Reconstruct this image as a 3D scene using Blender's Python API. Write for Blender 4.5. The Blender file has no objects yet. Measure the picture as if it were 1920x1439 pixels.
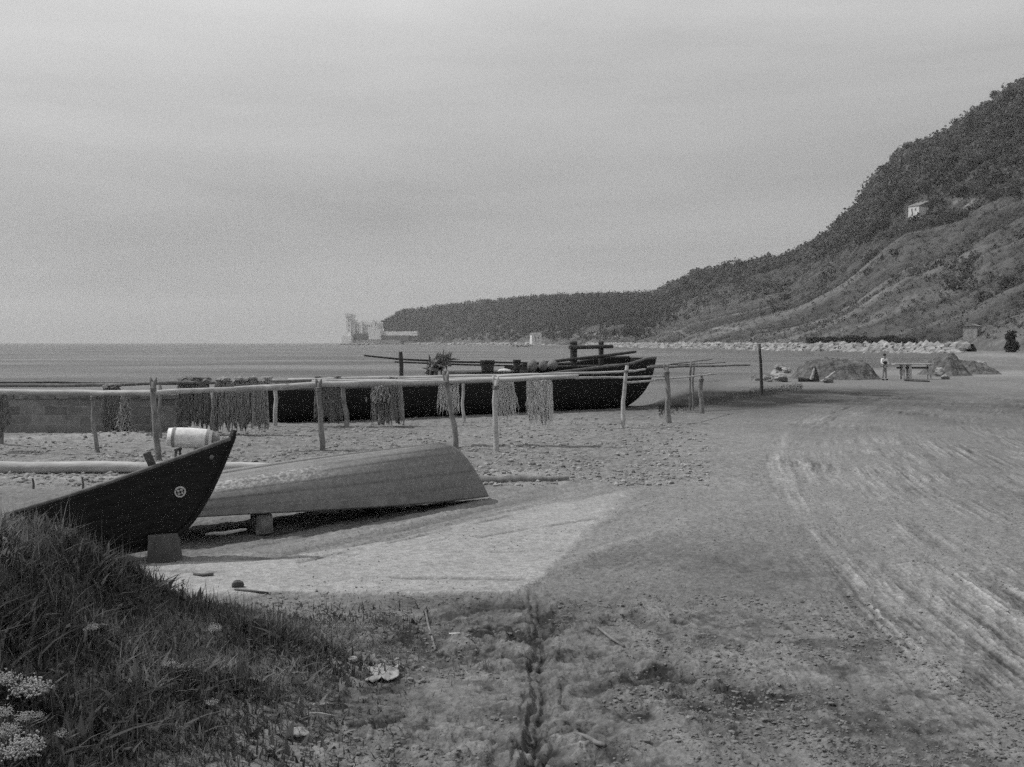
import bpy, math, random
import numpy as np
from mathutils import Vector, Matrix, Euler

random.seed(7)
RNG = np.random.default_rng(11)
SC = bpy.context.scene
COL = SC.collection

# ------------------------------------------------------------------ camera
FPX, HOR, EYE = 2027.0, 643.0, 2.5          # focal length and horizon row in photograph pixels, eye height in metres
cd = bpy.data.cameras.new("camera")
cam = bpy.data.objects.new("camera", cd)
COL.objects.link(cam)
cam.location = (0, 0, EYE)
cam.rotation_euler = (math.radians(90), 0, 0)
cd.sensor_width = 36.0
cd.lens = FPX / 1920 * 36.0
cd.shift_y = (HOR - 719.5) / 1920           # view-camera front fall: level camera, horizon above the middle
cd.clip_start, cd.clip_end = 0.1, 20000
SC.camera = cam

# ------------------------------------------------------------------ sky and sun
SUN_AZ, SUN_EL = math.radians(-80), math.radians(53)
w = bpy.data.worlds.new("World")
SC.world = w
w.use_nodes = True
nt = w.node_tree
nt.nodes.clear()
N = nt.nodes.new
sky = N('ShaderNodeTexSky')
sky.sky_type = 'NISHITA'
sky.sun_disc = False
sky.sun_elevation = SUN_EL
sky.sun_rotation = SUN_AZ
sky.air_density, sky.dust_density = 1.0, 2.0
bw = N('ShaderNodeRGBToBW')
nt.links.new(sky.outputs[0], bw.inputs[0])
tc = N('ShaderNodeTexCoord')
mp = N('ShaderNodeMapping')
mp.inputs['Scale'].default_value = (1.3, 1.3, 9.0)
mp.inputs['Rotation'].default_value = (0.0, 0.05, 0.3)
nt.links.new(tc.outputs['Generated'], mp.inputs[0])
cn = N('ShaderNodeTexNoise')
cn.inputs['Scale'].default_value = 1.6
cn.inputs['Detail'].default_value = 7
cn.inputs['Roughness'].default_value = 0.52
cn.inputs['Distortion'].default_value = 0.3
nt.links.new(mp.outputs[0], cn.inputs['Vector'])
cr = N('ShaderNodeMapRange')
cr.inputs[1].default_value, cr.inputs[2].default_value = 0.30, 0.70
cr.inputs[3].default_value, cr.inputs[4].default_value = 3.9, 5.7
nt.links.new(cn.outputs[0], cr.inputs[0])
# thin overcast: more of it overhead, the clear sky's own brightening low down
sx = N('ShaderNodeSeparateXYZ')
nt.links.new(tc.outputs['Generated'], sx.inputs[0])
ov = N('ShaderNodeMapRange')
ov.inputs[1].default_value, ov.inputs[2].default_value = 0.12, 0.31
ov.inputs[3].default_value, ov.inputs[4].default_value = 0.0, 4.0
tl = N('ShaderNodeMath'); tl.operation = 'MULTIPLY_ADD'; tl.inputs[1].default_value = -0.10
nt.links.new(sx.outputs[0], tl.inputs[0]); nt.links.new(sx.outputs[2], tl.inputs[2])
nt.links.new(tl.outputs[0], ov.inputs[0])
ad = N('ShaderNodeMath'); ad.operation = 'ADD'
nt.links.new(cr.outputs[0], ad.inputs[0]); nt.links.new(ov.outputs[0], ad.inputs[1])
mx = N('ShaderNodeMix'); mx.data_type = 'FLOAT'
mx.inputs[0].default_value = 0.8
nt.links.new(bw.outputs[0], mx.inputs[2]); nt.links.new(ad.outputs[0], mx.inputs[3])
bg = N('ShaderNodeBackground')
bg.inputs[1].default_value = 0.079
nt.links.new(mx.outputs[0], bg.inputs[0])
wo = N('ShaderNodeOutputWorld')
nt.links.new(bg.outputs[0], wo.inputs[0])

sd = bpy.data.lights.new("sun", 'SUN')
sd.energy = 3.0
sd.angle = math.radians(0.6)
sd.color = (1, 0.995, 0.985)
sun = bpy.data.objects.new("sun", sd)
COL.objects.link(sun)
SUNV = Vector((math.sin(SUN_AZ) * math.cos(SUN_EL), math.cos(SUN_AZ) * math.cos(SUN_EL), math.sin(SUN_EL)))
sun.rotation_euler = SUNV.to_track_quat('Z', 'Y').to_euler()
sun.location = SUNV * 60

SC.view_settings.view_transform = 'Standard'
SC.view_settings.look = 'None'
SC.view_settings.gamma = 1.0
SC.view_settings.exposure = 0.08
SC.render.filter_size = 1.9
SC.cycles.use_denoising = False
SC.cycles.use_adaptive_sampling = True
SC.cycles.adaptive_threshold = 0.35
SC.cycles.adaptive_min_samples = 26
SC.cycles.sample_clamp_direct = 0.75
SC.cycles.sample_clamp_indirect = 0.6
SC.cycles.max_bounces = 6
SC.cycles.diffuse_bounces = 3
SC.cycles.volume_bounces = 0


# ------------------------------------------------------------------ helpers
def P(px, py, z=0.0):
    """point at height z seen at that place of the photograph"""
    y = (EYE - z) * FPX / (py - HOR)
    return Vector(((px - 960) / FPX * y, y, z))

def D(px, py, y):
    """point at distance y seen at that place of the photograph"""
    return Vector(((px - 960) / FPX * y, y, EYE - (py - HOR) / FPX * y))

def sm(a, b, x):
    t = np.clip((x - a) / (b - a), 0, 1)
    return t * t * (3 - 2 * t)

def _hash(ix, iy, seed):
    h = (ix.astype(np.int64) * 374761393 + iy.astype(np.int64) * 668265263 + seed * 1274126177) & 0xffffffff
    h = ((h ^ (h >> 13)) * 1274126177) & 0xffffffff
    h = ((h ^ (h >> 16)) * 2246822519) & 0xffffffff
    return ((h ^ (h >> 15)) & 0xffffff) / float(0xffffff)

def vn(x, y, seed=0):
    x = np.asarray(x, float); y = np.asarray(y, float)
    ix, iy = np.floor(x), np.floor(y)
    fx, fy = x - ix, y - iy
    fx = fx * fx * (3 - 2 * fx); fy = fy * fy * (3 - 2 * fy)
    a, b = _hash(ix, iy, seed), _hash(ix + 1, iy, seed)
    c, d = _hash(ix, iy + 1, seed), _hash(ix + 1, iy + 1, seed)
    return (a + (b - a) * fx) * (1 - fy) + (c + (d - c) * fx) * fy

def fbm(x, y, octv=4, seed=0, gain=0.5):
    s, a, t, f = 0.0, 1.0, 0.0, 1.0
    for i in range(octv):
        s = s + a * vn(np.asarray(x) * f + 17.3 * i, np.asarray(y) * f - 9.1 * i, seed + i * 31)
        t += a; a *= gain; f *= 2.03
    return s / t - 0.5          # about -0.5..0.5

def np_mesh(name, v, f, mat, smooth=False, attr=None, parent=None, loc=(0, 0, 0)):
    v = np.asarray(v, np.float32); f = np.asarray(f, np.int32)
    me = bpy.data.meshes.new(name)
    me.vertices.add(len(v)); me.vertices.foreach_set('co', v.ravel())
    k = f.shape[1]
    me.loops.add(f.size); me.loops.foreach_set('vertex_index', f.ravel())
    me.polygons.add(len(f))
    me.polygons.foreach_set('loop_start', np.arange(0, f.size, k, dtype=np.int32))
    me.polygons.foreach_set('loop_total', np.full(len(f), k, np.int32))
    me.polygons.foreach_set('use_smooth', np.full(len(f), smooth, bool))
    me.update(calc_edges=True)
    if attr is not None:
        a = me.attributes.new('alb', 'FLOAT', 'POINT')
        a.data.foreach_set('value', np.asarray(attr, np.float32))
    if mat: me.materials.append(mat)
    o = bpy.data.objects.new(name, me)
    o.location = loc
    COL.objects.link(o)
    if parent: o.parent = parent
    return o

def grid_faces(nu, nv, closed=False):
    i = np.arange(nu - 1)[:, None] * nv
    j = np.arange(nv - 1)[None, :]
    a = (i + j).ravel()
    f = np.stack([a, a + nv, a + nv + 1, a + 1], 1)
    if closed:
        b = (np.arange(nu - 1) * nv)
        f = np.vstack([f, np.stack([b + nv - 1, b + 2 * nv - 1, b + nv, b], 1)])
    return f

def tag(o, label=None, cat=None, group=None, kind=None):
    if label: o['label'] = label
    if cat: o['category'] = cat
    if group: o['group'] = group
    if kind: o['kind'] = kind
    return o

def thing(name, label, cat, loc=(0, 0, 0), rotz=0.0, group=None):
    o = bpy.data.objects.new(name, None)
    o.empty_display_size = 0.2
    COL.objects.link(o)
    o.location = loc
    o.rotation_euler = (0, 0, rotz)
    return tag(o, label, cat, group)

def copy_tree(o, parent=None):
    c = o.copy(); COL.objects.link(c); c.parent = parent
    for ch in list(o.children): copy_tree(ch, c)
    return c

class MB:
    """collects simple shapes into one mesh"""
    def __init__(s): s.v, s.f = [], []
    def add(s, vs, fs):
        n = len(s.v); s.v += [tuple(p) for p in vs]; s.f += [tuple(i + n for i in f) for f in fs]; return s
    def box(s, c, size, rot=(0, 0, 0), taper=1.0, jit=0.0):
        R = Euler(rot).to_matrix(); c = Vector(c)
        vs = []
        for z in (-.5, .5):
            t = taper if z > 0 else 1.0
            for x, y in ((-.5, -.5), (.5, -.5), (.5, .5), (-.5, .5)):
                p = Vector((x * size[0] * t, y * size[1] * t, z * size[2]))
                p += Vector((random.uniform(-jit, jit), random.uniform(-jit, jit), random.uniform(-jit, jit)))
                vs.append(c + R @ p)
        return s.add(vs, [(3, 2, 1, 0), (4, 5, 6, 7), (0, 1, 5, 4), (1, 2, 6, 5), (2, 3, 7, 6), (3, 0, 4, 7)])
    def tube(s, pts, rad, seg=10, cap=True, wob=0.0, flat=1.0):
        pts = [Vector(p) for p in pts]
        n = len(pts)
        if not hasattr(rad, '__len__'): rad = [rad] * n
        vs, fs = [], []
        up = None
        for i, p in enumerate(pts):
            t = (pts[min(i + 1, n - 1)] - pts[max(i - 1, 0)]).normalized()
            if up is None:
                up = t.orthogonal().normalized()
            up = (up - t * up.dot(t)).normalized()
            sd_ = t.cross(up)
            for k in range(seg):
                a = 2 * math.pi * k / seg
                r = rad[i] * (1 + random.uniform(-wob, wob))
                vs.append(p + up * math.cos(a) * r * flat + sd_ * math.sin(a) * r)
        for i in range(n - 1):
            for k in range(seg):
                a, b = i * seg + k, i * seg + (k + 1) % seg
                fs.append((a, b, b + seg, a + seg))
        if cap:
            fs.append(tuple(range(seg))[::-1]); fs.append(tuple((n - 1) * seg + k for k in range(seg)))
        return s.add(vs, fs)
    def lathe(s, c, prof, seg=20, axis='z', rot=None):
        c = Vector(c); vs, fs = [], []
        for r, h in prof:
            for k in range(seg):
                a = 2 * math.pi * k / seg
                p = Vector((r * math.cos(a), r * math.sin(a), h))
                vs.append(c + (rot @ p if rot else p))
        for i in range(len(prof) - 1):
            for k in range(seg):
                a, b = i * seg + k, i * seg + (k + 1) % seg
                fs.append((a, b, b + seg, a + seg))
        return s.add(vs, fs)
    def build(s, name, mat, parent=None, org=(0, 0, 0), smooth=False, bevel=0.0, loc=(0, 0, 0)):
        me = bpy.data.meshes.new(name)
        me.from_pydata([(a - org[0], b - org[1], c - org[2]) for a, b, c in s.v], [], s.f)
        me.update()
        if smooth: me.polygons.foreach_set('use_smooth', [True] * len(me.polygons))
        me.materials.append(mat)
        o = bpy.data.objects.new(name, me)
        COL.objects.link(o)
        if parent: o.parent = parent; o.location = loc
        else: o.location = Vector(org) + Vector(loc)
        if bevel:
            b = o.modifiers.new('b', 'BEVEL'); b.width = bevel; b.segments = 2; b.limit_method = 'ANGLE'
        return o

def wobble(p0, p1, n, amp, sag=0.0, seed=0):
    """points from p0 to p1 with a natural crook"""
    p0, p1 = Vector(p0), Vector(p1)
    r = random.Random(seed)
    ph = [r.uniform(0, 6.28) for _ in range(4)]
    out = []
    for i in range(n):
        t = i / (n - 1)
        e = math.sin(math.pi * t)
        o = Vector((math.sin(t * 5 + ph[0]) + .5 * math.sin(t * 13 + ph[1]), math.sin(t * 4 + ph[2]), math.sin(t * 6 + ph[3]) + .4 * math.sin(t * 15 + ph[0]))) * amp * e
        out.append(p0.lerp(p1, t) + o - Vector((0, 0, sag * e)))
    return out

# ------------------------------------------------------------------ materials (grey, as the plate is black and white)
def gmat(name, lo, hi, scale=6.0, stretch=(1, 1, 1), rough=0.85, bump=0.3, bscale=None, detail=6, coord='pos', attr=False, spec=0.25, bdist=0.02, nrough=0.62):
    m = bpy.data.materials.new(name); m.use_nodes = True
    t = m.node_tree; n = t.nodes; L = t.links
    b = n['Principled BSDF']
    b.inputs['Roughness'].default_value = rough
    b.inputs['Specular IOR Level'].default_value = spec
    if coord == 'pos':
        src = n.new('ShaderNodeNewGeometry').outputs['Position']
    else:
        src = n.new('ShaderNodeTexCoord').outputs['Object']
    mp = n.new('ShaderNodeMapping'); mp.inputs['Scale'].default_value = stretch
    L.new(src, mp.inputs[0])
    no = n.new('ShaderNodeTexNoise'); no.inputs['Scale'].default_value = scale; no.inputs['Detail'].default_value = detail
    no.inputs['Roughness'].default_value = nrough
    L.new(mp.outputs[0], no.inputs['Vector'])
    r = n.new('ShaderNodeMapRange')
    r.inputs[1].default_value, r.inputs[2].default_value = 0.32, 0.68
    r.inputs[3].default_value, r.inputs[4].default_value = lo, hi
    L.new(no.outputs[0], r.inputs[0])
    val = r.outputs[0]
    if attr:
        at = n.new('ShaderNodeAttribute'); at.attribute_name = 'alb'
        mu = n.new('ShaderNodeMath'); mu.operation = 'MULTIPLY'
        L.new(at.outputs['Fac'], mu.inputs[0]); L.new(val, mu.inputs[1]); val = mu.outputs[0]
    L.new(val, b.inputs['Base Color'])
    if bump:
        n2 = n.new('ShaderNodeTexNoise'); n2.inputs['Scale'].default_value = bscale or scale * 2; n2.inputs['Detail'].default_value = 8
        L.new(mp.outputs[0], n2.inputs['Vector'])
        bp = n.new('ShaderNodeBump'); bp.inputs['Strength'].default_value = bump; bp.inputs['Distance'].default_value = bdist
        L.new(n2.outputs[0], bp.inputs['Height']); L.new(bp.outputs[0], b.inputs['Normal'])
    return m

def leafmat(name, mult, trans=0.35):
    m = bpy.data.materials.new(name); m.use_nodes = True
    t = m.node_tree; n = t.nodes; L = t.links
    n.clear()
    at = n.new('ShaderNodeAttribute'); at.attribute_name = 'alb'
    mu = n.new('ShaderNodeMath'); mu.operation = 'MULTIPLY'; mu.inputs[1].default_value = mult
    L.new(at.outputs['Fac'], mu.inputs[0])
    d = n.new('ShaderNodeBsdfDiffuse'); tr = n.new('ShaderNodeBsdfTranslucent')
    L.new(mu.outputs[0], d.inputs[0]); L.new(mu.outputs[0], tr.inputs[0])
    mx = n.new('ShaderNodeMixShader'); mx.inputs[0].default_value = trans
    L.new(d.outputs[0], mx.inputs[1]); L.new(tr.outputs[0], mx.inputs[2])
    o = n.new('ShaderNodeOutputMaterial'); L.new(mx.outputs[0], o.inputs[0])
    return m

M = {}
M['ground'] = gmat('soil', 0.60, 1.40, scale=13, bump=0.75, bscale=34, nrough=.78, attr=True, rough=0.95, spec=0.1, bdist=0.03)
M['hill'] = gmat('hill_soil', 0.7, 1.3, scale=0.25, bump=0.9, bscale=0.6, attr=True, rough=1, spec=0, bdist=2.0)
M['leaf'] = leafmat('far_leaf', 1.2, 0.4)
M['grass'] = leafmat('grass_blade', 1.0, 0.45)
M['petal'] = gmat('petal', 0.2, 0.45, scale=40, bump=0, rough=0.8)
M['tar'] = gmat('tarred_planks', 0.010, 0.022, scale=7, stretch=(1, 1, 6), rough=0.62, bump=0.3, spec=0.12)
M['tarrim'] = gmat('tarred_rim_light', 0.06, 0.17, scale=9, rough=0.7, bump=0.3)  # paler tar: rim light along the gunwales put into the colour
M['bargetar'] = gmat('barge_tar', 0.010, 0.026, scale=3, stretch=(1, 1, 5), rough=0.75, bump=0.3, spec=0.1)
M['hullgrey'] = gmat('weathered_hull', 0.75, 1.25, scale=16, rough=0.55, bump=0.3, bscale=30, detail=9, spec=0.4, attr=True)
M['hullstrip'] = gmat('weathered_strake', 0.13, 0.22, scale=5, rough=0.7, bump=0.3)
M['wood'] = gmat('weathered_wood', 0.10, 0.22, scale=8, stretch=(1, 1, .35), rough=0.85, bump=0.5, bscale=30)
M['pale'] = gmat('bleached_pole', 0.26, 0.48, scale=5, stretch=(.3, 1, 1), rough=0.75, bump=0.4, bscale=26)
M['post'] = gmat('bark_post', 0.11, 0.27, scale=9, stretch=(1, 1, .4), rough=0.9, bump=0.6, bscale=30)
M['darkwood'] = gmat('dark_timber', 0.03, 0.07, scale=6, rough=0.8, bump=0.4)
M['netdark'] = gmat('dark_net', 0.08, 0.32, scale=14, stretch=(6, 6, .5), rough=0.95, bump=0.8, bscale=40, spec=0.05)
M['netmid'] = gmat('brown_net', 0.12, 0.45, scale=14, stretch=(6, 6, .5), rough=0.95, bump=0.8, bscale=40, spec=0.05)
M['netlight'] = gmat('bleached_net', 0.42, 0.78, scale=14, stretch=(6, 6, .5), rough=0.95, bump=0.8, bscale=40, spec=0.05)
M['rope'] = gmat('rope', 0.12, 0.22, scale=30, rough=0.95, bump=0.4)
M['white'] = gmat('whitewash', 0.5, 0.75, scale=9, rough=0.7, bump=0.3, bscale=25)
M['worn'] = gmat('worn_white_paint', 0.22, 0.55, scale=30, rough=0.8, bump=0.3)
M['hoop'] = gmat('iron_hoop', 0.16, 0.3, scale=20, rough=0.6, bump=0.2)
M['rock'] = gmat('limestone', 0.16, 0.36, scale=1.6, rough=0.95, bump=0.7, bscale=6, bdist=0.1)
M['rubble'] = gmat('limestone_rubble', 0.13, 0.40, scale=0.45, rough=0.95, bump=0.5, bscale=2, bdist=0.2)
M['stone'] = gmat('grey_stone', 0.10, 0.26, scale=4, rough=0.95, bump=0.7, bscale=14, bdist=0.05)
M['shingle'] = gmat('beach_shingle', 0.09, 0.38, scale=3.5, rough=0.95, bump=0.3)
M['timber'] = gmat('block_timber', 0.06, 0.12, scale=6, stretch=(1, 1, .4), rough=0.9, bump=0.5)
M['heap'] = gmat('seaweed_heap', 0.05, 0.17, scale=2.4, rough=1.0, bump=1.0, bscale=4, bdist=0.2, spec=0.05)
M['castle'] = gmat('castle_stone', 0.52, 0.70, scale=0.15, rough=0.9, bump=0)
M['castledark'] = gmat('castle_opening', 0.14, 0.2, scale=0.2, rough=0.8, bump=0)
M['roof'] = gmat('roof_tiles', 0.13, 0.22, scale=0.6, rough=0.9, bump=0)
M['wallwhite'] = gmat('rendered_wall', 0.55, 0.72, scale=0.5, rough=0.9, bump=0)
M['skin'] = gmat('skin', 0.22, 0.28, scale=6, rough=0.7, bump=0)
M['shirt'] = gmat('white_shirt', 0.62, 0.78, scale=8, rough=0.9, bump=0.2)
M['vest'] = gmat('dark_waistcoat', 0.03, 0.05, scale=8, rough=0.9, bump=0.2)
M['trouser'] = gmat('pale_trousers', 0.26, 0.36, scale=8, rough=0.9, bump=0.2)
M['hair'] = gmat('dark_hair', 0.015, 0.03, scale=20, rough=0.8, bump=0)
M['paper'] = gmat('pale_scrap', 0.18, 0.33, scale=12, rough=0.9, bump=0.4)

def sea_mat():
    m = bpy.data.materials.new('sea_water'); m.use_nodes = True
    t = m.node_tree; n = t.nodes; L = t.links
    b = n['Principled BSDF']
    g = n.new('ShaderNodeNewGeometry')
    mp = n.new('ShaderNodeMapping'); mp.inputs['Scale'].default_value = (0.35, 1, 1)
    L.new(g.outputs['Position'], mp.inputs[0])
    # wind streaks, then wave heights in two sizes
    a = n.new('ShaderNodeTexNoise'); a.inputs['Scale'].default_value = 0.05; a.inputs['Detail'].default_value = 5
    L.new(mp.outputs[0], a.inputs['Vector'])
    r = n.new('ShaderNodeMapRange'); r.inputs[1].default_value, r.inputs[2].default_value = 0.40, 0.60
    r.inputs[3].default_value, r.inputs[4].default_value = 0.035, 0.085
    L.new(a.outputs[0], r.inputs[0]); L.new(r.outputs[0], b.inputs['Base Color'])
    r2 = n.new('ShaderNodeMapRange'); r2.inputs[1].default_value, r2.inputs[2].default_value = 0.35, 0.65
    r2.inputs[3].default_value, r2.inputs[4].default_value = 0.40, 0.26
    L.new(a.outputs[0], r2.inputs[0]); L.new(r2.outputs[0], b.inputs['Roughness'])
    b.inputs['IOR'].default_value = 1.33
    c = n.new('ShaderNodeTexNoise'); c.inputs['Scale'].default_value = 0.9; c.inputs['Detail'].default_value = 8; c.inputs['Roughness'].default_value = 0.65
    L.new(mp.outputs[0], c.inputs['Vector'])
    bp = n.new('ShaderNodeBump'); bp.inputs['Strength'].default_value = 0.5; bp.inputs['Distance'].default_value = 0.12
    L.new(c.outputs[0], bp.inputs['Height']); L.new(bp.outputs[0], b.inputs['Normal'])
    return m
M['sea'] = sea_mat()

def wall_mat():
    m = gmat('quay_masonry', 0.75, 1.25, scale=3, bump=0)
    t = m.node_tree; n = t.nodes; L = t.links
    b = n['Principled BSDF']
    old = b.inputs['Base Color'].links[0].from_socket
    g = n.new('ShaderNodeTexCoord')
    sp = n.new('ShaderNodeSeparateXYZ'); cb = n.new('ShaderNodeCombineXYZ')
    L.new(g.outputs['Object'], sp.inputs[0]); L.new(sp.outputs[0], cb.inputs[0]); L.new(sp.outputs[2], cb.inputs[1])
    br = n.new('ShaderNodeTexBrick')
    br.inputs['Color1'].default_value = (.14,) * 3 + (1,); br.inputs['Color2'].default_value = (.23,) * 3 + (1,)
    br.inputs['Mortar'].default_value = (.26,) * 3 + (1,)
    br.inputs['Scale'].default_value = 1.0; br.inputs['Brick Width'].default_value = .62; br.inputs['Row Height'].default_value = .24
    br.inputs['Mortar Size'].default_value = .012; br.inputs['Mortar Smooth'].default_value = .6
    no = n.new('ShaderNodeTexNoise'); no.inputs['Scale'].default_value = 5
    mxv = n.new('ShaderNodeMix'); mxv.data_type = 'VECTOR'; mxv.inputs[0].default_value = 0.06
    L.new(cb.outputs[0], mxv.inputs[4]); L.new(no.outputs['Color'], mxv.inputs[5])
    L.new(mxv.outputs[1], br.inputs['Vector'])
    bwn = n.new('ShaderNodeRGBToBW'); L.new(br.outputs['Color'], bwn.inputs[0])
    mu = n.new('ShaderNodeMath'); mu.operation = 'MULTIPLY'
    L.new(bwn.outputs[0], mu.inputs[0]); L.new(old, mu.inputs[1]); L.new(mu.outputs[0], b.inputs['Base Color'])
    bp = n.new('ShaderNodeBump'); bp.inputs['Strength'].default_value = 0.6; bp.inputs['Distance'].default_value = 0.02
    L.new(bwn.outputs[0], bp.inputs['Height']); L.new(bp.outputs[0], b.inputs['Normal'])
    return m
M['masonry'] = wall_mat()

# ------------------------------------------------------------------ the lie of the land
SEA = -0.6
COAST = np.array([(-400, 31.5), (-14, 31.5), (-9, 35), (-6, 39), (0, 42), (5, 44), (8, 51), (11.5, 66), (15, 76), (19.5, 86), (28, 98), (38, 112),
                  (52, 135), (64, 160), (77, 190), (87, 212), (86, 232), (71, 314), (49, 520), (20, 800), (-60, 1100), (-150, 1400), (-225, 1540)], float)
LANDPOLY = np.vstack([COAST, [(-225, 2200), (2500, 2200), (2500, -400), (-400, -400)]])

def coast_sd(X, Y):
    """signed distance to the shoreline, positive on land"""
    sh = X.shape; x = X.ravel(); y = Y.ravel()
    dm = np.full(x.shape, 1e9)
    for (ax, ay), (bx, by) in zip(COAST[:-1], COAST[1:]):
        dx, dy = bx - ax, by - ay
        t = np.clip(((x - ax) * dx + (y - ay) * dy) / (dx * dx + dy * dy), 0, 1)
        dm = np.minimum(dm, np.hypot(x - ax - t * dx, y - ay - t * dy))
    ins = np.zeros(x.shape, bool)
    n = len(LANDPOLY)
    for i in range(n):
        ax, ay = LANDPOLY[i]; bx, by = LANDPOLY[(i + 1) % n]
        if ay == by: continue
        c = ((ay > y) != (by > y)) & (x < (bx - ax) * (y - ay) / (by - ay) + ax)
        ins ^= c
    return np.where(ins, dm, -dm).reshape(sh)

BX = [-9, -3.7, -3.2, -2.8, -2.35, -1.75, -1.05, -0.75]
BZ = [1.18, 1.12, .80, .49, .36, .21, .03, 0]
def bank(X, Y):
    sh = np.clip((8 - Y) * 0.19, -0.4, 1.1)
    h = np.interp(X + sh, BX, BZ)
    return h * (1 - sm(8.2, 10.0, Y + 0.15 * np.clip(-X - 3, 0, 3)))

def seg_d(X, Y, a, b):
    dx, dy = b[0] - a[0], b[1] - a[1]; L2 = dx * dx + dy * dy
    t = np.clip(((X - a[0]) * dx + (Y - a[1]) * dy) / L2, 0, 1)
    return np.hypot(X - a[0] - t * dx, Y - a[1] - t * dy), t

def in_poly(X, Y, poly):
    ins = np.zeros(X.shape, bool); n = len(poly)
    for i in range(n):
        ax, ay = poly[i][:2]; bx, by = poly[(i + 1) % n][:2]
        if ay == by: continue
        ins ^= ((ay > Y) != (by > Y)) & (X < (bx - ax) * (Y - ay) / (by - ay) + ax)
    return ins

SLAB = [P(x, y) for x, y in ((222, 1064), (520, 1053), (770, 1008), (1000, 950), (1190, 918), (1015, 1088), (962, 1114), (380, 1120), (250, 1096))]
CRACKS = [(P(690, 1088), P(1000, 1092)), (P(860, 1040), P(1075, 1036)), (P(395, 1050), P(830, 985)), (P(560, 1060), P(960, 968)), (P(830, 985), P(1120, 925)), (P(900, 1010), P(1120, 975)), (P(260, 1075), P(420, 1078))]
def slab_mask(X, Y):
    xx = X + 0.07 * fbm(X * 1.6, Y * 1.6, 4, 77); yy = Y + 0.14 * fbm(X * 1.4, Y * 1.4, 4, 78)
    d = np.full(X.shape, 9.0)
    for i in range(len(SLAB)):
        d = np.minimum(d, seg_d(xx, yy, SLAB[i], SLAB[(i + 1) % len(SLAB)])[0])
    ins = in_poly(xx, yy, SLAB)
    return np.clip(np.where(ins, d, -d) / (0.07 + .05 * np.clip(Y - 12, 0, 9)) + 0.5, 0, 1) * (1 - .35 * sm(14, 19, Y))

def road_r(X, Y): return np.hypot(X - 103, Y)
def road_mask(X, Y):
    r = road_r(X, Y)
    return sm(101.2, 99.6, r) * sm(86, 89, r) * (Y > -20)

GROOVE = [P(1005, 1088), P(1020, 1180), P(1012, 1300), P(1003, 1439), Vector((0.1, 3.0, 0))]
BLOBS = [  # place in the picture, radii in metres, change of albedo
    (1830, 765, 6, 9, -.07), (1380, 1050, .9, 1.0, -.05), (1500, 1100, 1.0, 1.0, -.03), (1230, 1250, .9, .5, -.02), (1420, 1330, .8, .45, -.03),
    (850, 1132, .7, .2, -.04), (680, 1138, .5, .18, -.03), (1080, 1160, .5, .5, -.06), (1300, 905, 2, 3, .02), (1700, 1000, 1.2, 2.5, .025),
    (1060, 1230, .35, .5, -.04), (760, 1190, .6, .4, -.05), (700, 1340, .5, .5, -.05), (900, 1400, .3, .35, .03), (1290, 762, 4, 5, -.09), (1350, 750, 5, 5, -.09), (1420, 738, 7, 6, -.08),
    (1560, 735, 8, 5, -.05), (1790, 690, 10, 8, -.03), (1860, 700, 12, 9, .07), (1890, 672, 14, 16, .06), (1520, 850, 2, 5, .02), (1120, 870, 2, 2, -.02),
    (1250, 960, 1.5, 1.4, .02), (1150, 1050, .6, .8, -.03), (60, 825, 2.5, 1.0, .06), (240, 818, 2.5, .7, .07), (1600, 770, 6, 6, .015), (1800, 1350, .6, .6, -.02)]

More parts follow.
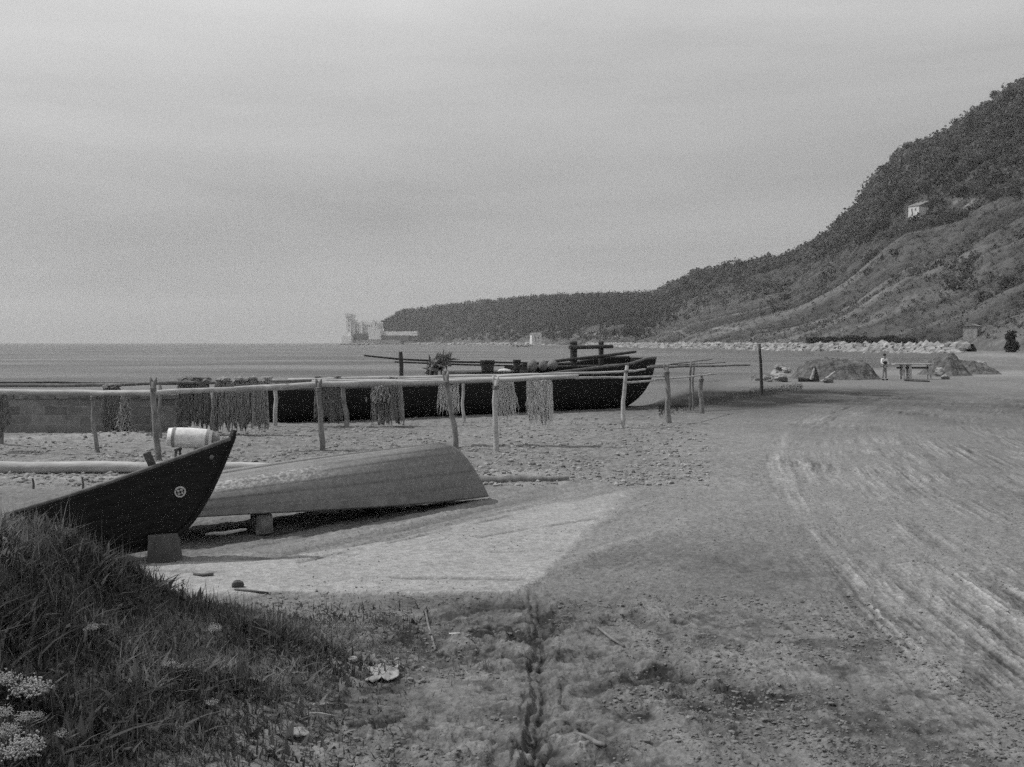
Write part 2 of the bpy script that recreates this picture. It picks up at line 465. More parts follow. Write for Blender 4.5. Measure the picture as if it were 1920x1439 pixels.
def land(X, Y, fine=True):
    """height and albedo of the ground"""
    sd_ = coast_sd(X, Y)
    far = np.hypot(X, Y)
    z = 0.8 * sm(110, 230, Y) * (X > 0)
    z = z + 0.05 * fbm(X * .25, Y * .25, 3, 5) * sm(3, 12, far)
    shore = sm(1.0, -4.0, sd_)
    z = z - shore * 1.1
    z = np.where(sd_ < -4, -1.1 - np.clip(-sd_ - 4, 0, 40) * 0.04, z)
    b = bank(X, Y)
    z = z + b
    near = sm(60, 12, far)
    slab = slab_mask(X, Y)
    road = road_mask(X, Y)
    slabq = 1 - .6 * slab
    alb = 0.165 + 0.05 * fbm(X * .5, Y * .35, 5, 9) + 0.04 * fbm(X * 3, Y * 3, 3, 15) + .06 * slabq * fbm(X * 14, Y * 9, 4, 16, .7)
    # wheel ruts following the bend of the road
    r = road_r(X, Y); th = np.arctan2(Y, 103 - X) * 100
    st = fbm(r * 5 + 1.2 * fbm(th * .12, r * .2, 2, 3), th * .09, 5, 21, 0.75)
    st2 = fbm(r * 17 + 4 * fbm(th * .2, r * .3, 3, 8), th * .30, 4, 51, 0.7)
    st3 = fbm(r * 11 + 2 * fbm(th * .5, r * .4, 3, 10), th * .8, 4, 53, .7)
    ruts = st * .40 + st2 * .7 + .26 * (sm(.06, .13, st3) - sm(-.08, -.15, st3)) + .16 * sm(.08, .14, st2)
    rutw = road * (0.45 + 0.55 * sm(45, 18, Y)) * (0.55 + 0.9 * sm(-.15, .2, fbm(X * .3, Y * .2, 3, 27)))
    xr = fbm((X - .45 * Y) * 7, (Y + .45 * X) * .25, 4, 57, .7)          # older wheel marks crossing the bend
    ruts = ruts * (.2 + 1.6 * sm(-.18, .2, fbm(X * 1.3, Y * .7, 4, 58))) + .9 * xr * sm(-.05, .2, fbm(X * .2, Y * .15, 2, 59))
    edge = np.exp(-((r - 99.95) / .14) ** 2) * sm(5, 12, Y) * sm(40, 25, Y)
    alb = alb + rutw * ruts * 0.135 + edge * .035 * (1 + 3 * st2) + 0.005 * road
    z = z + near * rutw * (ruts * 0.024 + edge * .02)
    # drag marks beside the upturned boat
    u = X * .845 - Y * .535; v = X * .535 + Y * .845
    dm = sm(-5.0, -3.6, X) * sm(3.2, .8, X) * sm(11.2, 12.2, Y) * sm(20, 16, Y) * (1 - .75 * slab)
    dr = fbm(u * 4 + .6 * fbm(v * .4, u, 2, 60), v * .25, 4, 61, .6)
    alb = alb + dm * (dr * .17 + .02); z = z + dm * dr * .09
    # the pale beaten slab
    bnz, bnz2 = fbm(X * 2, Y * 2, 3, 201), fbm(X * 3, Y * 1.5, 3, 202)
    alb = alb + slab * (0.12 + .05 * fbm(X * .6, Y * 5, 4, 41)) ; alb = alb - slab * road * 0
    z = z + slab * 0.025 * near
    for a, c in CRACKS:
        d, t = seg_d(X + .05 * bnz, Y + .12 * bnz, a, c); e = slab * np.exp(-(d / .045) ** 2) * sm(-.28, .05, bnz2)
        alb = alb - .13 * e; z = z - .025 * e * near
    rim = 4 * slab * (1 - slab)
    # broken clods south of the slab and in the dug-up foreground
    cl = np.abs(fbm(X * 2.6, Y * 2.6, 5, 33, .6)) * 2
    rough = (sm(11.2, 10.6, Y) * sm(-1.9, -1.2, X) * sm(4.6, 3.0, X + .1 * Y)) * (.35 + .9 * sm(-.1, .18, fbm(X * .7, Y * .9, 3, 35)))
    z = z + rough * near * (0.10 * (cl - .35)) + rim * near * .02 * fbm(X * 5, Y * 5, 3, 36) * 2
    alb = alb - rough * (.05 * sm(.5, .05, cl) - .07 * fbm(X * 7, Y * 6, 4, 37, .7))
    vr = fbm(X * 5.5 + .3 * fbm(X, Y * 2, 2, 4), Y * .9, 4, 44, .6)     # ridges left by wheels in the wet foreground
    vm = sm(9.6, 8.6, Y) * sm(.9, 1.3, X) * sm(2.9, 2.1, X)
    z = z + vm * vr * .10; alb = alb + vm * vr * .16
    pat = fbm(X * 3.6, Y * 3.0, 6, 46, .72)                     # darker patches in the churned soil
    alb = alb - .06 * sm(.02, .10, pat) * sm(10.8, 9.6, Y) * sm(-1.6, -1.0, X) * sm(4.4, 3.2, X)
    fgm = sm(11.0, 9.8, Y) * sm(-1.7, -1.1, X) * sm(3.2, 2.2, X) * sm(-.10, .14, fbm(X * .9, Y * .9, 4, 47))
    n7, n8 = fbm(X * 6, Y * 5, 4, 48, .6), fbm(X * 13, Y * 11, 3, 49, .6)
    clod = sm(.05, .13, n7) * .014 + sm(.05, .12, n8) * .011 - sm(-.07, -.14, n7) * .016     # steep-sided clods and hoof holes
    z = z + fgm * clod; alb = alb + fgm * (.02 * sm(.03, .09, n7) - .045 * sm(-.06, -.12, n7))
    # gutter running to the viewer
    gd, side = np.full(X.shape, 9.0), np.zeros(X.shape)
    wx = X + .08 * fbm(Y * 1.8, X * 0, 3, 71) + .03 * fbm(X * 14, Y * 9, 3, 75); 
    for a, c in zip(GROOVE[:-1], GROOVE[1:]):
        d, t = seg_d(wx, Y, a, c); s_ = np.sign((wx - a[0]) * (c[1] - a[1]) - (Y - a[1]) * (c[0] - a[0]))
        k = d < gd; gd = np.where(k, d, gd); side = np.where(k, s_, side)
    wv = (.45 + 1.2 * sm(-.2, .25, fbm(Y * 1.8, X * .3, 4, 72))) * sm(11.4, 10.2, Y)
    lump = fbm(X * 9, Y * 9, 4, 73, .65)
    z = z - .032 * wv * sm(.095, .065, gd + .05 * lump) - .018 * wv * np.exp(-((gd - .02 * lump) / .018) ** 2) + .02 * wv * np.exp(-((gd - .08) / .07) ** 2) * lump
    z = z - .014 * wv * np.exp(-((gd - .13) / .012) ** 2) * sm(.02, .2, fbm(Y * 2.5, side * 3, 3, 74))
    z = z + .03 * np.exp(-(gd / .25) ** 2) * lump
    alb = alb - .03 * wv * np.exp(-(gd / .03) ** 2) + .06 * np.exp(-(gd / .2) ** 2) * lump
    # shingle beach by the racks
    pe = sm(17, 20, Y) * sm(44, 38, Y) * sm(8, 3, X - .08 * (Y - 20))
    alb = alb + pe * (.13 * fbm(X * 6, Y * 4, 4, 81, .75) + .05 * np.sign(fbm(X * 11, Y * 8, 2, 83)) * .4 + .02)
    z = z + pe * .05 * fbm(X * 4, Y * 4, 3, 82)
    # shingle ledge below the quay wall and other banks of sand
    for a, c, hgt, wd in ((P(-120, 842), P(300, 818), .16, .5), (P(900, 897), P(1075, 893), .10, .35), (P(-100, 902), P(420, 900), .06, .4)):
        d, t = seg_d(X, Y, a, c); e = np.exp(-(d / wd) ** 2) * sm(0, .08, t) * sm(1, .9, t)
        z = z + hgt * e; alb = alb + .05 * e
    bn1, bn2 = fbm(X * 3, Y * 3, 4, 91), fbm(X * .5, Y * .35, 4, 92)
    for bx_, by_, rx, ry, da in BLOBS:
        c = P(bx_, by_)
        q = ((X - c.x) / rx) ** 2 + ((Y - c.y) / ry) ** 2
        q = q + 1.8 * (bn1 if max(rx, ry) < 2 else bn2)
        alb = alb + da * np.exp(-np.clip(q, 0, 30))
    z = z + near * (1 - .8 * slab) * (.030 * fbm(X * 6, Y * 6, 4, 95) + .028 * fbm(X * 17, Y * 17, 3, 96))
    bankm = sm(.04, .25, b)
    alb = alb * (1 - bankm) + bankm * (.075 + .05 * fbm(X * 5, Y * 5, 3, 97))
    wet = sm(2.5, -.5, sd_)
    alb = alb * (1 - .35 * wet)
    return z, np.clip(alb, .03, .5), slab, road

AZ = np.concatenate([np.linspace(-180, -52, 30)[:-1], np.linspace(-52, -33, 70)[:-1], np.linspace(-33, 33, 1250), np.linspace(33, 62, 200)[1:], np.linspace(62, 180, 30)[1:]])
RR = np.concatenate([[.4, 1.2, 2.0], np.geomspace(2.6, 5.7, 50)[:-1], np.geomspace(5.7, 45, 800)[:-1], np.geomspace(45, 130, 110), np.geomspace(133, 1500, 60)])
A_, R_ = np.meshgrid(np.radians(AZ), RR, indexing='ij')
GX, GY = R_ * np.sin(A_), R_ * np.cos(A_)
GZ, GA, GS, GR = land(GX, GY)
gv = np.stack([GX, GY, GZ], 2).reshape(-1, 3)
gf = grid_faces(len(AZ), len(RR))[:, ::-1]
flat = lambda a: a.ravel()[gf].mean(1)
rmask = (flat(GR) > .5) & (flat(GY) > -10) & (flat(GY) < 110)
smask = (flat(GS) > .5) & ~rmask
def sheet(name, mk, label=None):
    f = gf[mk]; u, inv = np.unique(f, return_inverse=True)
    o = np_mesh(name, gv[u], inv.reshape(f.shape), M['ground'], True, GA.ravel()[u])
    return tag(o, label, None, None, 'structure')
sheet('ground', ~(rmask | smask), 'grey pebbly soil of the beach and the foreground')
sheet('dirt_road', rmask, 'rutted dirt road bending away to the right')
sheet('slipway', smask, 'pale beaten patch of ground beside the upturned boat')

def gz_many(x, y):
    """height of the ground by look-up in the mesh just built"""
    x, y = np.asarray(x, float), np.asarray(y, float)
    a = np.interp(np.degrees(np.arctan2(x, y)), AZ, np.arange(len(AZ))); r = np.interp(np.hypot(x, y), RR, np.arange(len(RR)))
    i = np.clip(a.astype(int), 0, len(AZ) - 2); j = np.clip(r.astype(int), 0, len(RR) - 2); fa, fr = a - i, r - j
    return (GZ[i, j] * (1 - fa) + GZ[i + 1, j] * fa) * (1 - fr) + (GZ[i, j + 1] * (1 - fa) + GZ[i + 1, j + 1] * fa) * fr
def gz(x, y): return float(gz_many([x], [y])[0])

# sea: one sheet to the horizon
sx_ = np.concatenate([-np.geomspace(6500, 20, 26), np.linspace(-15, 15, 3), np.geomspace(20, 1500, 18)])
sy_ = np.concatenate([[30, 33, 36], np.geomspace(40, 6500, 40)])
SX, SY = np.meshgrid(sx_, sy_, indexing='ij')
tag(np_mesh('sea', np.stack([SX, SY, np.full(SX.shape, SEA)], 2).reshape(-1, 3), grid_faces(len(sx_), len(sy_)), M['sea'], True), 'calm grey sea reaching to the horizon', None, None, 'structure')

# ------------------------------------------------------------------ hills
FOOT = ([690, 743, 810, 870, 1010, 1150, 1300, 1420, 1560, 1700, 1800, 1850, 1920, 2100, 2600, 3200], [1620, 1610, 1580, 1380, 900, 560, 405, 338, 290, 256, 240, 226, 214, 190, 165, 150])
RIDG = ([690, 740, 850, 1010, 1150, 1230, 1300, 1470, 1600, 1740, 1920, 2100, 2600, 3200], [1760, 1740, 1700, 1400, 1150, 980, 850, 700, 620, 590, 580, 560, 480, 420])
SKYL = ([690, 712, 735, 752, 800, 900, 1000, 1100, 1200, 1230, 1260, 1290, 1340, 1400, 1470, 1500, 1540, 1570, 1600, 1640, 1670, 1700, 1740, 1770, 1800, 1840, 1880, 1920, 2000, 2200, 2600, 3200],
        [622, 610, 597, 586, 580, 568, 560, 557, 557, 552, 537, 522, 509, 500, 490, 475, 452, 430, 402, 345, 312, 284, 274, 258, 240, 210, 184, 162, 118, 60, 20, 40])

def hill(px, v):
    """surface of the hillside: px runs along it, v from the foot (0) over the ridge (1) and down behind (to 1.6)"""
    fo = np.interp(px, *FOOT); ri = np.interp(px, *RIDG); sk = np.interp(px, *SKYL)
    y = fo + (ri - fo) * v
    zr = EYE + (HOR - sk) / FPX * ri
    vv = np.clip(v, 0, 1)
    prof = 0.78 * vv + 0.22 * sm(0.35, 1.0, vv)
    prof = np.where(v > 1, 1 - (v - 1) ** 1.3 * 1.1, prof)
    x = (px - 960) / FPX * y
    z = 1.0 + (zr - 1.0) * prof
    # spurs and gullies falling towards the sea
    lead = y + 0.35 * x
    g = fbm(lead * .016 + .4 * fbm(x * .01, lead * .01, 2, 5), x * .004, 4, 101, .55)
    g2 = fbm(lead * .05, x * .012, 3, 103, .55)
    amp = np.sin(math.pi * np.clip(v, 0, 1) ** .8) * np.clip(zr, 0, 160)
    z = z + amp * (.15 * g + .13 * g2)
    vd = np.interp(px, [700, 1100, 1230, 1300, 1500, 1700, 1900, 2200], [.30, .45, .62, .66, .70, .44, .32, .3])
    dark = sm(-.30, .26, v - vd + .30 * fbm(lead * .014, x * .006, 4, 107)) 
    strip = sm(-.10, .16, g * .8 + g2 * .9 + .1 * fbm(x * .05, y * .05, 3, 109))
    pale = (1 - dark) * (.35 + .65 * strip)
    pale = np.maximum(pale, .9 * sm(1830, 1890, px) * sm(.12, .05, v) * sm(-.2, .1, g2 + .08))
    return x, y, z, pale, dark
HP = np.concatenate([np.linspace(690, 1240, 260), np.linspace(1242, 2000, 620), np.linspace(2010, 3200, 60)])
HV = np.concatenate([[-.04], np.linspace(0, 1.05, 230), np.linspace(1.08, 1.6, 12)])
hp, hv = np.meshgrid(HP, HV, indexing='ij')
hx, hy, hz, hpale, hdark = hill(hp, hv)
hz[:, 0] = -3
hz = hz + 1.1 * fbm(hx * .16, hy * .16, 3, 111) * np.clip(hv * 3, 0, 1)
hld = hy + .35 * hx
hst = fbm(hld * .07 + .8 * fbm(hx * .02, hld * .02, 2, 15), hx * .010, 5, 115, .6)
halb = .058 + .030 * hpale + .062 * sm(-.08, .24, hst) * (1 - .75 * hdark) + .04 * fbm(hx * .3, hy * .3, 3, 119) + .05 * fbm(hx * .06, hy * .06, 4, 113)
hrow = HOR - (hz - EYE) * FPX / hy
ledge = np.exp(-((hrow - 392 + .25 * (hp - 1765)) / 14) ** 2) * sm(1690, 1720, hp) * sm(1850, 1820, hp) * sm(-.05, .1, fbm(hx * .12, hy * .12, 4, 116))
halb = halb + .12 * ledge
cut = np.abs(hv - (.155 + .02 * fbm(hp * .004, hp * 0, 2, 6))) < .008    # the coast road's cutting, a pale line in the slope
halb = np.where(cut & (hp < 1500), halb + .05, halb)
tag(np_mesh('hill', np.stack([hx, hy, hz], 2).reshape(-1, 3), grid_faces(len(HP), len(HV)), M['hill'], True, np.clip(halb, .03, .3).ravel()),
    'steep scrub covered hill above the bay', None, None, 'structure')

def leaf_cloud(cen, rad, hgt, per, size, alb, shape='round', spread=.25):
    """many small leaf clumps (quads) spread through each crown; one row of cen per crown"""
    n = len(cen)
    k = n * per
    u = RNG.normal(size=(k, 3)); u /= np.linalg.norm(u, axis=1)[:, None]
    rr = RNG.uniform(.45, 1.0, k) ** .6 * (1 + spread * RNG.normal(size=k))
    idx = np.repeat(np.arange(n), per)
    off = u * rr[:, None]
    if shape == 'cone':
        h = RNG.uniform(0, 1, k) ** .8
        a = RNG.uniform(0, 6.283, k); r = (1.05 - h) * RNG.uniform(.5, 1.1, k)
        off = np.stack([np.cos(a) * r, np.sin(a) * r, h * 2 - 1], 1)
    c = cen[idx] + off * np.stack([rad[idx], rad[idx], hgt[idx]], 1)
    t1 = RNG.normal(size=(k, 3)); t1 -= .6 * u * np.sum(t1 * u, 1)[:, None]; t1 /= np.linalg.norm(t1, axis=1)[:, None]
    t2 = np.cross(u + .5 * RNG.normal(size=(k, 3)), t1); t2 /= np.linalg.norm(t2, axis=1)[:, None]
    s = (size[idx] * RNG.uniform(.6, 1.4, k))[:, None]
    v = np.stack([c - t1 * s, c - t2 * s * .7, c + t1 * s, c + t2 * s * .7], 1).reshape(-1, 3)
    f = np.arange(4 * k).reshape(-1, 4)
    al = np.repeat(alb[idx] * RNG.uniform(.75, 1.25, k), 4)
    return v, f, al

# scrub on the slope, thick above and thin below, and the pine wood on the headland
def scatter(n, p0, p1, v0, v1, thin):
    px = RNG.uniform(p0, p1, n); v = v0 + (v1 - v0) * RNG.uniform(0, 1, n)
    x, y, z, pale, dark = hill(px, v)
    dark = dark * (1 - .85 * sm(.08, .2, fbm(x * .012 + 5, z * .03, 4, 17)))
    keep = RNG.uniform(0, 1, n) < dark * (.75 + .5 * fbm(x * .03, y * .03, 3, 9)) ** 1.5 * thin + (.0 if thin > .5 else .30)
    row = HOR - (z - EYE) * FPX / y                       # clearing with rock ledges round the villa
    keep &= ~((np.hypot((px - 1724) / 30, (row - 392) / 22) < 1 + 1.2 * fbm(px * .06, row * .06, 3, 18)) & (RNG.uniform(0, 1, n) < .85))
    keep &= ~((px > 1745) & (px < 1840) & (row > 370) & (row < 412 - .25 * (px - 1765)) & (RNG.uniform(0, 1, n) < .75))
    return x[keep], y[keep], z[keep], v[keep], px[keep]
x, y, z, v, px = scatter(17000, 1130, 2050, .10, 1.02, .95)
r = (.7 + 2.6 * RNG.uniform(0, 1, len(x)) ** 2) * (.75 + .5 * v)
V1, F1, A1 = leaf_cloud(np.stack([x, y, z + r * .55], 1), r, r * RNG.uniform(.75, 1.2, len(x)), 46, r * .26, RNG.uniform(.04, .13, len(x)) * (1 + .8 * fbm(x * .02, y * .02, 3, 33)))
x, y, z, v, px = scatter(30000, 1080, 2000, .02, .85, .3)
r = RNG.uniform(.3, .85, len(x))
V2, F2, A2 = leaf_cloud(np.stack([x, y, z + r * .5], 1), r, r, 14, r * .3, RNG.uniform(.05, .12, len(x)))
tag(np_mesh('hillside_scrub', np.vstack([V1, V2]), np.vstack([F1, F2 + len(V1)]), M['leaf'], False, np.concatenate([A1, A2])), 'dark scrub and bushes covering the steep hill', 'scrub', None, 'stuff')
n = 6500
px = 694 + 608 * RNG.uniform(0, 1, n); v = RNG.uniform(.06, 1.03, n)
x, y, z, pale, dark = hill(px, v)
k = (RNG.uniform(0, 1, n) < .45 + .55 * sm(.2, .5, v + .25 * fbm(x * .01, y * .01, 3, 5)) ) & ~((px > 1060 + 90 * v) & (v < .3 + .3 * fbm(px * .02, v * 3, 2, 4)) & (RNG.uniform(0, 1, n) < .8)) & (RNG.uniform(0, 1, n) < sm(1300, 1190, px))
x, y, z, px = x[k], y[k], z[k], px[k]
hh = RNG.uniform(2.2, 4.6, len(x)) * (1 - .35 * sm(1180, 1260, px))
V3, F3, A3 = leaf_cloud(np.stack([x, y, z + hh * .7], 1), hh * RNG.uniform(.45, .8, len(x)), hh * .8, 46, hh * .17, RNG.uniform(.03, .08, len(x)))
tag(np_mesh('headland_woods', V3, F3, M['leaf'], False, A3), 'dark pine wood on the low headland behind the castle', 'wood', None, 'stuff')

# trees one can tell apart on the skyline
def make_tree(name, label, cat, h, spread_, alb, seed, group=None, per=420, shape='round'):
    random.seed(seed)
    t = thing(name, label, cat, (0, 0, 0), 0, group)
    tb = MB().tube(wobble((0, 0, -1.2), (0, 0, h * .75), 6, h * .02, 0, seed), [h * .035, h * .03, h * .026, h * .02, h * .014, h * .006], 7)
    lobes, rads = [], []
    for i in range(9):
        a = random.uniform(0, 6.28); q = random.uniform(.2, .8) * spread_ * h
        c = (math.cos(a) * q * .6, math.sin(a) * q * .6, h * random.uniform(.38, .88))
        lobes.append(c); rads.append(h * random.uniform(.11, .2))
        tb.tube([(0, 0, h * .3), Vector(c) * .55 + Vector((0, 0, h * .15)), c], [h * .012, h * .008, h * .003], 5)
    tb.build('trunk', M['darkwood'], t)
    rd = np.array(rads)
    V, F, A = leaf_cloud(np.array(lobes), rd * (1 + spread_ * .6), rd, per // 9, np.full(9, h * .045), np.full(9, alb))
    np_mesh('crown', V, F, M['leaf'], False, A, t)
    return t
tp = [make_tree('hill_tree', 'x', 'tree', 7.5, .45 + .1 * i, .05, 40 + i) for i in range(3)]
spots = [(1255, 0), (1300, 1), (1308, 2), (1322, 0), (1362, 1), (1520, 2), (1545, 0), (1566, 1), (1575, 2), (1612, 0), (1655, 1), (1712, 2), (1722, 0), (1760, 1), (1795, 2), (1838, 0), (1868, 1), (1884, 2), (1908, 0), (1916, 1)]
used = set()
def ridge_at(px):
    X, Y, Z, _, _ = hill(np.array([float(px)]), np.array([.995])); return Vector((X[0], Y[0], Z[0] - 1.4))
for i, (px, k) in enumerate(spots):
    t = tp[k] if k not in used else copy_tree(tp[k]); used.add(k)
    t.location = ridge_at(px); t.rotation_euler.z = i * 1.7
    s = random.uniform(.7, 1.15); t.scale = (s, s, s)
    up = px > 1590
    tag(t, 'dark bushy tree on the skyline of the steep upper hill' if up else 'small dark tree on the skyline of the lower hill', None, 'trees on the upper skyline' if up else 'trees on the lower skyline')
t = make_tree('hill_tree', 'tallest thin crowned tree standing clear of the lower skyline', 'tree', 9.5, .35, .055, 71, None, 200)
t.location = ridge_at(1443)
t = make_tree('hill_tree', 'low spreading tree on the skyline left of the tallest thin tree', 'tree', 6.0, .9, .055, 72, None, 240)
t.location = ridge_at(1392)

# ------------------------------------------------------------------ rocks
def ico(sub=1):
    import bmesh
    bm = bmesh.new(); bmesh.ops.create_icosphere(bm, subdivisions=sub, radius=1)
    v = np.array([p.co[:] for p in bm.verts]); f = np.array([[q.index for q in p.verts] for p in bm.faces]); bm.free()
    return v, f
ICO1, ICO2, ICO3 = ico(1), ico(2), ico(3)
def rocks(pos, size, ic, flatten=.7, jag=.28):
    v0, f0 = ic; n = len(pos); m = len(v0)
    jit = 1 + RNG.normal(size=(n, m, 1)) * jag * .6
    sc = size[:, None, None] * RNG.uniform(.7, 1.3, (n, 1, 3)) * np.array([1, 1, flatten])
    a = RNG.uniform(0, 6.28, n); c, s = np.cos(a)[:, None], np.sin(a)[:, None]
    v = v0[None] * jit * sc
    x = v[..., 0] * c - v[..., 1] * s; y = v[..., 0] * s + v[..., 1] * c
    v = np.stack([x, y, v[..., 2]], 2) + pos[:, None, :]
    f = (f0[None] + (np.arange(n) * m)[:, None, None]).reshape(-1, 3)
    return v.reshape(-1, 3), f
def boulder_mesh(name, seed, r, mat=None, flatten=.75):
    rg = np.random.default_rng(seed)
    v, f = ICO3
    d = v.copy()
    for _ in range(7):      # chopped by planes, so it has facets
        nrm = rg.normal(size=3); nrm /= np.linalg.norm(nrm); lim = rg.uniform(.5, .85)
        q = d @ nrm; d = d - np.clip(q - lim, 0, 9)[:, None] * nrm
    d = d * (1 + .06 * rg.normal(size=(len(d), 1))) * rg.uniform(.8, 1.2, 3) * np.array([1, 1, flatten]) * r
    return np_mesh(name, d, f, mat or M['rock'], False)

# sea wall of tipped rubble below the coast road
cl = [(87, 212), (86, 232), (71, 314), (49, 520), (40, 600)]
pts, wts = [], []
for (ax, ay), (bx, by) in zip(cl[:-1], cl[1:]):
    L = math.hypot(bx - ax, by - ay); n = int(L / .75)
    for i in range(n):
        t = (i + random.random()) / n
        nx, ny = (by - ay) / L, -(bx - ax) / L     # towards the land
        for row in range(4):
            q = (row + random.random()) / 4
            pts.append((ax + (bx - ax) * t + nx * (q * 3.5 - 1.0), ay + (by - ay) * t + ny * (q * 3.5 - 1.0), SEA - .3 + q * 2.9)); wts.append(random.uniform(.55, 1.2))
v, f = rocks(np.array(pts), np.array(wts), ICO1, .8, .3)
sw = MB()
for (ax, ay), (bx, by) in zip(cl[:-1], cl[1:]):
    L = math.hypot(bx - ax, by - ay); nx, ny = (by - ay) / L, -(bx - ax) / L
    vs = []
    for (x, y) in ((ax, ay), (bx, by)):
        for o, h in ((-1.0, SEA - 1.0), (2.2, 1.6), (2.6, 2.25), (3.6, 2.25), (4.2, 1.2), (4.4, SEA - 1)):
            vs.append((x + nx * o, y + ny * o, h))
    sw.add(vs, [(k, k + 1, k + 7, k + 6) for k in range(5)])
wall = tag(sw.build('sea_wall', M['rubble'], None, (86, 232, 0)), 'long pale rubble sea wall along the far shore of the bay', 'sea wall')
tag(np_mesh('rubble', v - np.array([86, 232, 0]), f, M['rubble'], False, None, wall), None, None, None, 'stuff')

# hedge on the coast road
n = 900
t_ = RNG.uniform(0, 1, n); hx_ = 1515 + t_ * 200
Yh = np.interp(hx_, *FOOT) + 4
hg = (2.0 + 1.2 * fbm(t_ * 14, t_ * 0, 2, 3)) * (1 - .25 * sm(.6, 1, t_)) * np.where(np.abs(t_ - .34) < .02, .3, 1)
c = np.stack([(hx_ - 960) / FPX * Yh, Yh + RNG.uniform(-1, 1, n), 1.7 + RNG.uniform(0, 1, n) * hg], 1)
V, F, A = leaf_cloud(c, np.full(n, .8), np.full(n, .6), 22, np.full(n, .24), np.full(n, .045))
org = np.array([(1610 - 960) / FPX * 285, 285, 1.5])
tag(np_mesh('hedge', V - org, F, M['leaf'], False, A, None, org), 'long dark hedge above the sea wall at the foot of the hill', 'hedge')

# dark bush at the bend of the road
b0 = P(1898, 668); b0.z = gz(b0.x, b0.y)
t = make_tree('bush', 'dark upright bush beside the bend of the road at far right', 'bush', 4.6, .30, .03, 90, None, 1500)
t.location = b0 - Vector((0, 0, .3)); t.scale = (1.05, 1.05, .95)
t2 = [c for c in t.children if c.name.startswith('crown')][0]
t2.scale = (1, 1, 1.25); t2.location.z = -1.2

# ------------------------------------------------------------------ buildings far off
def facade_box(mb, c, s, rot=0): mb.box(c, s, (0, 0, rot))
CY = 1530.0
def cpx(px): return (px - 960) / FPX * CY
def cz(py): return EYE - (py - HOR) / FPX * CY
base = Vector((cpx(690), CY, SEA))
cs = thing('castle', 'pale castle with a tall square tower on the point of the headland', 'castle', base, -0.42)
def cbox(px0, px1, py0, py1, y0=0, dep=14): 
    return ((cpx((px0 + px1) / 2), CY + y0 + dep / 2, (cz(py0) + cz(py1)) / 2), (cpx(px1) - cpx(px0), dep, cz(py0) - cz(py1)))
def merlons(mb, px0, px1, py, y0, dep, n):
    x0, x1, z = cpx(px0), cpx(px1), cz(py)
    for i in range(n):
        w_ = (x1 - x0) / (2 * n - 1); xc = x0 + w_ * (2 * i + .5)
        mb.box((xc, CY + y0 + .5, z + .7), (w_, 1.0, 1.6)); mb.box((xc, CY + y0 + dep - .5, z + .7), (w_, 1.0, 1.6))
m = MB(); m.box(*cbox(651.5, 662.5, 594, 632, 2, 10)); tw = m.build('tower', M['castle'], cs, base)
m = MB(); m.box(*cbox(650.4, 663.6, 589, 594, 1, 12)); merlons(m, 650.4, 663.6, 589, 1, 12, 4); m.build('battlement', M['castle'], tw, base)
for py in (601, 610, 619):
    MB().box((cpx(657.5), CY + 1.9, cz(py)), (1.2, .4, 2.4)).build('window', M['castledark'], tw, base)
m = MB(); m.box(*cbox(666, 714, 606, 630, 6, 20)); merlons(m, 666, 714, 606, 6, 20, 14)
mb_ = m.build('main_block', M['castle'], cs, base)
for i in range(9):
    for py in (611, 618, 624): MB().box((cpx(671 + i * 4.8), CY + 5.9, cz(py)), (1.3, .4, 2.3)).build('window', M['castledark'], mb_, base)
for a, b, c in ((664, 670, 602), (682, 686, 604), (708, 713, 603)):
    m = MB(); m.box(*cbox(a, b, c, 628, 4, 6)); merlons(m, a, b, c, 4, 6, 3); m.build('turret', M['castle'], cs, base)
m = MB(); m.box(*cbox(646, 668, 630, 647, -3, 20)); m.build('bastion', M['castle'], cs, base)
m = MB()
m.box(*cbox(668, 772, 638, 648, 0, 8)); m.build('sea_terrace', M['rubble'], cs, base)
m = MB(); m.box(*cbox(701, 727, 619, 637, 2, 10)); merlons(m, 701, 727, 619, 2, 10, 7); m.build('gatehouse', M['castle'], cs, base)
m = MB(); m.box(*cbox(727, 800, 622, 630, 8, 4)); m.build('terrace_wall', M['castle'], cs, base)
m = MB(); m.box(*cbox(668, 700, 626, 639, 2, 12)); m.box(*cbox(727, 785, 629.5, 640, 4, 8)); m.build('terrace_bank', M['heap'], cs, base)
cs.location.x += cpx(680) - cpx(690)
